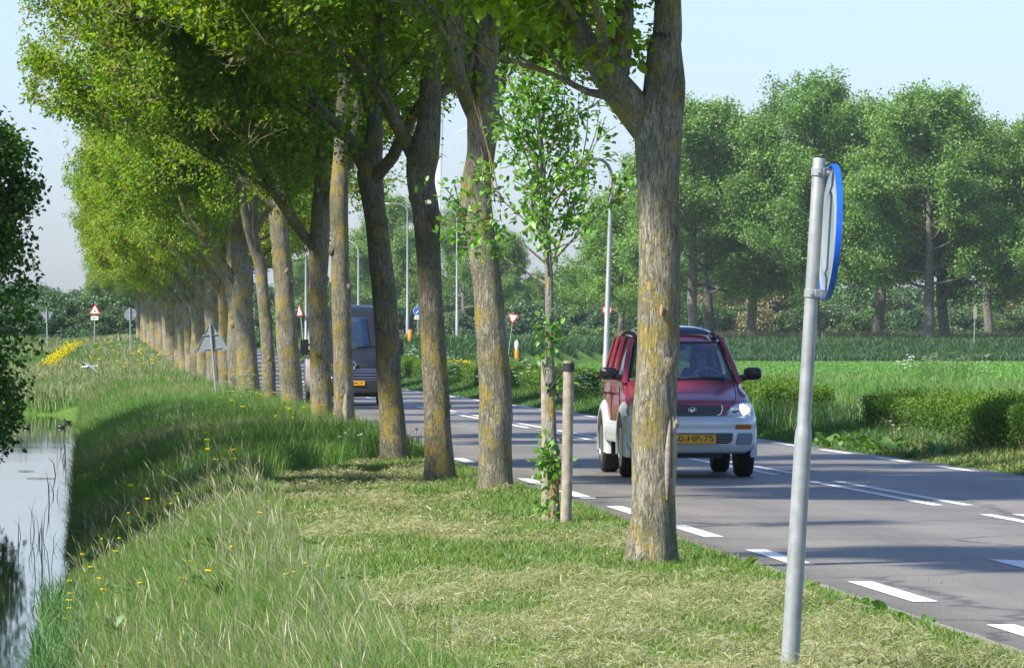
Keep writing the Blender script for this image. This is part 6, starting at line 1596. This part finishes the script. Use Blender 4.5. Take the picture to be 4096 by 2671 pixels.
    text_obj('plate_text', '60-HP-75', .098, M['ink'], pl, Matrix.Translation((.0, -.207, .440)) @ Matrix.Rotation(PI / 2, 4, 'X'), .0015, width=.45)
    # silver cladding: arches, sills
    for s in (-1, 1):
        for yw, a0, a1 in ((yw1, -12, 192), (yw2, -12, 192)):
            P = []
            for a in np.linspace(R(a0), R(a1), 26):
                c, sn = math.cos(a), math.sin(a)
                P.append([(s * (W - .035), yw + .41 * c, rw_ + .41 * sn), (s * (W + .045), yw + .405 * c, rw_ + .405 * sn), (s * (W + .048), yw + .425 * c, rw_ + .425 * sn), (s * (W + .035), yw + .47 * c, rw_ + .47 * sn), (s * (W + .008), yw + .515 * c, rw_ + .515 * sn), (s * (W - .035), yw + .52 * c, rw_ + .52 * sn)])
            MB().grid(P).build('wheel_arch', M['silver'], root, ang=60)
        P = [[(s * (W + .002 + b), y, z) for z, b in ((.38, -.05), (.385, .03), (.43, .042), (.53, .036), (.61, .018), (.625, -.02))] for y in np.linspace(1.03, 2.56, 12)]
        MB().grid(P).build('sill_cladding', M['silver'], root, ang=60)
        P = [[(s * (.70 + b - .08 * max(0, y - 3.5)), y, z) for z, b in ((.34, -.05), (.35, .02), (.5, .035), (.62, .02), (.66, -.03))] for y in np.linspace(3.40, 3.70, 5)]
        MB().grid(P).build('rear_bumper', M['silver'], root)
        # doors: handles and shut lines
        for yh in (1.98, 2.80): MB().tube([(s * (W + .002), yh - .09, .93), (s * (W + .03), yh - .05, .94), (s * (W + .03), yh + .05, .94), (s * (W + .002), yh + .09, .93)], .014, 8).build('door_handle', M['black'], root)
        for yd in (1.06, 2.09): MB().tube([(s * (W - .0), yd, z) for z in (.62, .75, .9, 1.02)], .006, 6).build('door_gap', M['dark'], root)
        # mirrors
        mb = MB(); rows = []
        for t, w, h in ((0, .001, .001), (.05, .05, .045), (.3, .095, .072), (.7, .105, .074), (.93, .08, .06), (1, .001, .001)):
            yy = 1.16 - .085 + .15 * t; rows.append([(s * (.83 + .0 * t) + w * math.copysign(abs(math.cos(a)) ** .6, math.cos(a)), yy, 1.165 + h * math.copysign(abs(math.sin(a)) ** .7, math.sin(a))) for a in np.linspace(0, 2 * PI, 17)[:-1]])
        mb.grid(rows, True); mb.tube([(s * .64, 1.16, 1.10), (s * .70, 1.14, 1.115), (s * .76, 1.13, 1.13)], [.05, .04, .035], 10)
        mb.build('wing_mirror', M['black'], root)
        for yw in (yw1, yw2): wheel(root, s * (W - .062), yw, rw_, .205, s)
        MB().tube([(s * (W + .0), 1.0 - .38, .66), (s * (W + .012), 1.0 - .38, .66)], .02, 10)
    # underside: dark pan, axle, wheel wells
    MB().box(-.60, .60, .06, 3.5, .30, .46).box(-.35, .35, .02, .5, .22, .34).tube([(-.6, yw2, .30), (.6, yw2, .30)], .05, 10).tube([(-.6, yw1, .32), (.6, yw1, .32)], .04, 10).build('underbody', M['dark'], root, smooth=False)
    for s in (-1, 1):
        for yw in (yw1, yw2): MB().grid([[(s * x, yw + .41 * math.cos(a), rw_ + .41 * math.sin(a)) for a in np.linspace(R(-8), R(188), 20)] for x in (.40, W - .02)]).build('wheel_well', M['dark'], root)
    # inside: dashboard, wheel, seats
    P = [[(x, 1.06 + .1 * t + .02 * abs(x), 1.03 + .085 * math.sin(PI * t * .9 + .2) + (.025 if .2 < x < .5 else 0) * math.sin(PI * t)) for x in np.linspace(-.60, .60, 13)] for t in np.linspace(0, 3.2, 8) / 3.2 * 1.0]
    P = [[(x, 1.04 + .42 * t, 1.085 + .045 * math.sin(PI * t) - .06 * t * t) for x in np.linspace(-.60, .60, 13)] for t in np.linspace(0, 1, 8)]
    MB().grid(P).build('dashboard', M['interior'], root, solid=.02)
    for sx in (-.30, .33):
        mb = MB(); rows = []
        for z, w, yy in ((.62, .22, 2.02), (.8, .23, 2.06), (1.0, .225, 2.11), (1.14, .20, 2.15), (1.21, .13, 2.17)):
            rows.append([(sx + w * math.copysign(abs(math.cos(a)) ** .5, math.cos(a)), yy + .06 * math.copysign(abs(math.sin(a)) ** .6, math.sin(a)), z) for a in np.linspace(0, 2 * PI, 17)[:-1]])
        mb.grid(rows, True); mb.ball((sx, 2.19, 1.31), (.13, .05, .085)); mb.tube([(sx - .05, 2.18, 1.18), (sx - .05, 2.19, 1.28)], .012, 6).tube([(sx + .05, 2.18, 1.18), (sx + .05, 2.19, 1.28)], .012, 6)
        mb.build('seat', M['interior'], root)
    Mw = Matrix.Translation((.33, 1.50, 1.06)) @ Matrix.Rotation(R(-62), 4, 'X')
    P = [[Mw @ Vector(((.185 + .015 * math.cos(b)) * math.cos(a), (.185 + .015 * math.cos(b)) * math.sin(a), .015 * math.sin(b))) for a in np.linspace(0, 2 * PI, 33)[:-1]] for b in np.linspace(0, 2 * PI, 9)]
    mb = MB().grid(P, True)
    for a in (0, PI * .5 + PI, PI): mb.tube([Mw @ Vector((0, 0, -.02)), Mw @ Vector((.18 * math.cos(a), .18 * math.sin(a), 0))], .014, 6)
    mb.ball(Mw @ Vector((0, 0, -.02)), .05); mb.build('steering_wheel', M['vent'], root)
    MB().ball((0, 1.60, 1.46), (.11, .02, .035)).tube([(0, 1.60, 1.49), (0, 1.62, 1.55)], .01, 6).build('rear_view_mirror', M['dark'], root)
    return root
car = maroon_car()

def driver(car):
    """woman at the wheel, seen through the windscreen"""
    hips = Vector((.33, 2.0, .72))
    root = empty('person', (0, 0, 0)); tag(root, 'driver of the maroon car with long dark hair and sunglasses, hands on the wheel', 'person')
    root.matrix_world = car.matrix_basis @ Matrix.Translation(hips); 
    J = {'pel': (0, 0, .05, .14), 'sp': (0, .0, .22, .135), 'ch': (0, .0, .38, .15), 'nk0': (0, -.0, .50, .085), 'nk1': (-.005, -.02, .565, .05), 'hd0': (-.01, -.035, .62, .066), 'hd1': (-.012, -.03, .69, .088), 'hd2': (-.012, -.022, .755, .078),
         'ls': (-.17, 0, .46, .062), 'le': (-.23, -.17, .27, .045), 'lw': (-.14, -.40, .36, .030), 'lh': (-.13, -.455, .385, .030),
         'rs': (.17, 0, .46, .062), 're': (.23, -.17, .27, .045), 'rw': (.15, -.40, .36, .030), 'rh': (.13, -.455, .385, .030),
         'lt': (-.1, -.1, .02, .10), 'lk': (-.12, -.48, .06, .07), 'lf': (-.12, -.66, -.3, .05), 'rt': (.1, -.1, .02, .10), 'rk': (.12, -.48, .06, .07), 'rf': (.12, -.66, -.3, .05)}
    E = [('pel', 'sp'), ('sp', 'ch'), ('ch', 'nk0'), ('nk0', 'nk1'), ('nk1', 'hd0'), ('hd0', 'hd1'), ('hd1', 'hd2'), ('ch', 'ls'), ('ls', 'le'), ('le', 'lw'), ('lw', 'lh'), ('ch', 'rs'), ('rs', 're'), ('re', 'rw'), ('rw', 'rh'), ('pel', 'lt'), ('lt', 'lk'), ('lk', 'lf'), ('pel', 'rt'), ('rt', 'rk'), ('rk', 'rf')]
    # five fingers curled round the rim
    for s, h in ((-1, 'lh'), (1, 'rh')):
        hx, hy, hz, _ = J[h]
        for i in range(4):
            a = f'{h}f{i}'; z = hz + .03 - .018 * i; J[a + 'a'] = (hx - s * .004, hy - .03, z, .010); J[a + 'b'] = (hx - s * .03, hy - .052 + .003 * i, z - .003, .009); J[a + 'c'] = (hx - s * .045, hy - .035, z - .006, .008); E += [(h, a + 'a'), (a + 'a', a + 'b'), (a + 'b', a + 'c')]
        J[h + 't'] = (hx - s * .03, hy - .01, hz + .035, .010); J[h + 'u'] = (hx - s * .045, hy - .028, hz + .05, .009); E += [(h, h + 't'), (h + 't', h + 'u')]
    keys = list(J); me = bpy.data.meshes.new('body'); me.from_pydata([J[k][:3] for k in keys], [(keys.index(a), keys.index(b)) for a, b in E], [])
    o = obj('body', me, root)
    m = o.modifiers.new('skin', 'SKIN'); m.use_smooth_shade = True
    for i, k in enumerate(keys): me.skin_vertices[0].data[i].radius = (J[k][3],) * 2
    me.skin_vertices[0].data[0].use_root = True
    o.modifiers.new('sub', 'SUBSURF').levels = 1; o.modifiers['sub'].render_levels = 2
    me.materials.append(M['skin'])
    # clothing, hair, glasses, face
    rows = []
    for z, wx, wy in ((-.02, .185, .14), (.12, .175, .135), (.28, .185, .14), (.40, .21, .13), (.47, .20, .10), (.515, .09, .075)):
        rows.append([(wx * math.cos(a), wy * math.sin(a) - .005, z) for a in np.linspace(0, 2 * PI, 25)[:-1]])
    mb = MB().grid(rows, True)
    for s in (-1, 1): mb.tube([(s * .15, 0, .46), (s * .20, -.07, .37), (s * .235, -.165, .275), (s * .20, -.26, .31)], [.075, .07, .06, .05], 12)
    mb.build('shirt', M['shirt'], root)
    hc = Vector((-.012, -.025, .70)); mb = MB(); rows = []
    for i in range(13):
        t = i / 12; z = .825 - .42 * t; w = float(np.interp(t, [0, .06, .2, .45, .7, 1], [.02, .075, .112, .118, .125, .10])); rows.append([(hc.x + w * math.cos(a), hc.y + .035 + w * .95 * math.sin(a) * (1 if math.sin(a) > 0 else float(np.interp(t, [0, .14, .22, 1], [1, .95, .25, -.05]))), z) for a in np.linspace(0, 2 * PI, 29)[:-1]])
    mb.grid(rows, True).build('hair', M['hair'], root)
    f = MB()
    for s in (-1, 1): f.ball((hc.x + s * .035, hc.y - .083, .712), (.030, .014, .021))
    f.box(hc.x - .01, hc.x + .01, hc.y - .098, hc.y - .090, .714, .722); 
    for s in (-1, 1): f.tube([(hc.x + s * .062, hc.y - .075, .718), (hc.x + s * .088, hc.y + .0, .715)], .004, 6)
    f.build('sunglasses', M['ink'], root)
    MB().ball((hc.x, hc.y - .098, .682), (.013, .018, .022)).build('nose', M['skin'], root)
    MB().ball((hc.x, hc.y - .083, .648), (.024, .010, .007)).build('mouth', plain('lips', (.35, .10, .09), .5), root)
driver(car)

def black_van():
    root = empty('van', (-3.84, 138.2, 0), ROADROT); tag(root, 'dark high-roofed delivery van half hidden behind the elm trunks', 'van')
    W = 1.0; rw_ = .345; y1, y2 = .92, 4.6
    ys = np.unique(np.concatenate([np.linspace(0, .4, 9), np.linspace(.4, 2.4, 40), np.linspace(2.4, 5.7, 40)]))
    hw = hermite([0, .06, .18, .4, .9, 2.0, 5.2, 5.7], [.78, .86, .93, .97, 1.0, 1.0, 1.0, .96], ys)
    zt = hermite([0, .06, .25, .75, .9, 1.55, 1.75, 2.2, 2.8, 5.5, 5.7], [.98, 1.04, 1.14, 1.34, 1.42, 2.10, 2.26, 2.42, 2.46, 2.46, 2.40], ys)
    wt = hermite([0, .3, .8, 1.5, 2.2, 5.6, 5.7], [.60, .74, .80, .74, .72, .74, .72], ys)
    P = []
    for y, w, z1, w1 in zip(ys, hw, zt, wt):
        zb = .30
        for yw in (y1, y2):
            d = .42 ** 2 - (y - yw) ** 2
            if d > 0: zb = max(zb, rw_ + math.sqrt(d))
        zs = min(1.15, z1 - .06)
        half = [(0, zb), (w - .06, zb), (w, zb + .04), (w, zb + (zs - zb) * .6), (w - .01, zs)] + [(w - .01 + (w1 - w + .01) * float(t ** 1.6), zs + (z1 - .05 - zs) * t) for t in (.25, .5, .75, .92)] + [(w1 - .03, z1 - .012), (w1 * .6, z1 + .01), (0, z1 + .02)]
        P.append([(x, y, z) for x, z in half] + [(-x, y, z) for x, z in half[-2:0:-1]])
    mb = MB().grid(P, True); n = len(P[0]); mb.f.append(tuple(range(n))); k0 = (len(P) - 1) * n; mb.f.append(tuple(range(k0 + n - 1, k0 - 1, -1)))
    body = mb.build('body', M['navy'], root, ang=50)
    zf = lambda y: float(hermite([0, .06, .25, .75, .9, 1.55, 1.75, 2.2], [.98, 1.04, 1.14, 1.34, 1.42, 2.10, 2.26, 2.42], np.array(y)))
    P = []
    for t in np.linspace(0, 1, 9):
        y = .86 + .72 * t; w = .83 - .10 * t; P.append([(x * w, y - .03 + .10 * x * x - .0, zf(y) + .03 - .10 * x * x * .7) for x in np.linspace(-1, 1, 13)])
    wsn = MB().grid(P).build('windscreen', M['glass_van'], root, solid=.008)
    MB().grid([[(p[0] * 1.03, p[1] + .012, p[2] - .016) for p in r] for r in P]).build('windscreen_lining', plain('windscreen_lining', (.20, .25, .24), .6, noise=.35, nscale=2.0), wsn)
    for s in (-1, 1): MB().tube([(s * .10, .83, 1.42), (s * .3 + .1, .84, 1.455), (s * .4 + .22, .90, 1.45)], .014, 6).build('wiper', M['black'], root)
    yf = front_y([0, .4, .6, .75, .86, .93, .97], [-.03, -.015, .0, .03, .09, .2, .4])
    g = MB().grid(panel(rowfill([(.62, -.50, .50), (.68, -.60, .60), (.80, -.66, .66), (.90, -.66, .66)], 3), yf, .015, .1, .6, 18)).build('grille', M['ink'], root, solid=.02)
    for z in (.69, .76, .83, .885):
        w = float(np.interp(z, [.62, .68, .8, .9], [.48, .58, .64, .65])); MB().grid([[(x, yf(x) + .1 * (z - .6) - .035, z + d) for x in np.linspace(-w, w, 15)] for d in (-.011, .011)]).build('slat', M['chrome'], g, solid=.012)
    P = panel(rowfill([(.60, -.52, .52), (.67, -.64, .64), (.80, -.70, .70), (.90, -.70, .70)], 3), yf, .03, .1, .6, 18); edge = [r[0] for r in P[::-1]] + P[0][1:] + [r[-1] for r in P[1:]]
    MB().tube(edge, .018, 8).build('grille_trim', M['chrome'], g)
    zc = 1.00; yq = yf(0) - .025
    dia = [(0, .115), (.062, 0), (0, -.115), (-.062, 0)]; inn = [(x * .48, z * .48) for x, z in dia]
    MB().grid([[(x, yq, zc + z) for x, z in dia], [(x, yq - .02, zc + z) for x, z in [(q[0] * .8, q[1] * .8) for q in dia]], [(x, yq, zc + z) for x, z in inn]], True).build('emblem', M['chrome'], root, smooth=False, solid=.006)
    for s in (-1, 1):
        MB().grid(panel(rowfill([(.78, s * .74, s * .95), (.9, s * .72, s * .965), (1.05, s * .78, s * .96), (1.16, s * .86, s * .94)], 3), yf, .02, .25, .8, 10)).build('headlight', M['rim'], root, solid=.03)
        m_ = MB().box(s * 1.16 - .10, s * 1.16 + .10, 1.02, 1.12, 1.24, 1.62).tube([(s * .96, 1.12, 1.32), (s * 1.1, 1.08, 1.34)], .035, 8).tube([(s * .96, 1.12, 1.50), (s * 1.1, 1.08, 1.48)], .03, 8); m_.build('wing_mirror', M['black'], root, bevel=.03)
        for yw in (y1, y2): wheel(root, s * (W - .11), yw, rw_, .225, s)
        MB().grid([[(s * 1.004, y, 1.28) for y in (1.28, 1.6, 2.0)], [(s * .93, y, 1.62) for y in (1.42, 1.7, 2.0)], [(s * .80, y, 1.98) for y in (1.62, 1.8, 2.0)]]).build('side_window', M['glass_dk'], root, solid=.006)
    bp = MB().grid(panel([(z, -w, w) for z, w in ((.30, .90), (.36, .95), (.48, .985), (.6, .985), (.66, .97))], yf, .05, .0, .5, 30)).build('front_bumper', M['dark'], root, solid=.05)
    pl = MB().box(-.26, .26, -.125, -.115, .50, .61).build('number_plate', M['plate'], bp, bevel=.004)
    text_obj('plate_text', '60-44-X', .098, M['ink'], pl, Matrix.Translation((0, -.127, .555)) @ Matrix.Rotation(PI / 2, 4, 'X'), .0015, width=.45)
    # film on the flank
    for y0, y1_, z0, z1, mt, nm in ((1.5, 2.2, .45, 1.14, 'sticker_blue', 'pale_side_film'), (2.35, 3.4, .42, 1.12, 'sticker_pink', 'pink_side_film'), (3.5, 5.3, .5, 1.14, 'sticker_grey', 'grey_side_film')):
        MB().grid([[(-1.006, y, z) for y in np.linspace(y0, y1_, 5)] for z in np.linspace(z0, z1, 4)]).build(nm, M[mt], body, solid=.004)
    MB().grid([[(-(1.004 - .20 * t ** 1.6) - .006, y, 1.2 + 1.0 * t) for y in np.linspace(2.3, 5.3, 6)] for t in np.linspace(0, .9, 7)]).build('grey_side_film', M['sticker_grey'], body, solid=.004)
    MB().box(-.8, .8, .2, 5.4, .22, .4).build('underbody', M['dark'], root)
black_van()
# ------------------------------------------------------------------ camera, light, air
cam = bpy.data.cameras.new('camera'); co = bpy.data.objects.new('camera', cam); COL.objects.link(co)
cam.lens = 200; cam.sensor_width = 36; cam.clip_start = .5; cam.clip_end = 12000
co.location = (0, 0, HC); co.rotation_euler = (PI / 2 + math.atan(24 / F), 0, 0)
S.camera = co
SUN_EL, SUN_AZ = R(46), R(-125)          # azimuth from +Y, clockwise seen from above
d = Vector((math.sin(SUN_AZ) * math.cos(SUN_EL), math.cos(SUN_AZ) * math.cos(SUN_EL), math.sin(SUN_EL)))
sl = bpy.data.lights.new('sun', 'SUN'); sl.energy = 3.5; sl.angle = R(2.5); sl.color = (1, .955, .87)
so = bpy.data.objects.new('sun', sl); COL.objects.link(so); so.rotation_euler = (-d).to_track_quat('-Z', 'Y').to_euler(); so.location = (-30, 0, 40)
w = bpy.data.worlds.new('World'); S.world = w; w.use_nodes = True
nt = w.node_tree; sk = nt.nodes.new('ShaderNodeTexSky'); sk.sky_type = 'NISHITA'; sk.sun_disc = False
sk.sun_elevation = SUN_EL; sk.sun_rotation = SUN_AZ % (2 * PI); sk.air_density = 1.0; sk.dust_density = 1.0; sk.ozone_density = 5.0; sk.altitude = 0
nt.links.new(mixc(nt, 1.0, sk.outputs[0], (.85, .865, 1.02), 'MULTIPLY'), nt.nodes['Background'].inputs[0]); nt.nodes['Background'].inputs[1].default_value = .088
S.view_settings.view_transform = 'Standard'; S.view_settings.look = 'None'; S.view_settings.gamma = 1; S.view_settings.exposure = 1.38
S.view_settings.use_curve_mapping = False
S.render.engine = 'CYCLES'
S.cycles.max_bounces = 7; S.cycles.diffuse_bounces = 4; S.cycles.glossy_bounces = 3; S.cycles.transmission_bounces = 4; S.cycles.transparent_max_bounces = 8
S.cycles.use_denoising = True
def haze():
    m = bpy.data.materials.new('haze'); m.use_nodes = True; nt = m.node_tree; nt.nodes.remove(nt.nodes['Principled BSDF'])
    v = nt.nodes.new('ShaderNodeVolumePrincipled'); v.inputs['Color'].default_value = (.92, .96, 1, 1); v.inputs['Density'].default_value = .00009; v.inputs['Anisotropy'].default_value = .2
    nt.links.new(v.outputs[0], nt.nodes['Material Output'].inputs['Volume'])
    o = MB().box(-600, 600, -120, 1420, -5, 90).build('haze', m, smooth=False); tag(o, kind='stuff')
haze()
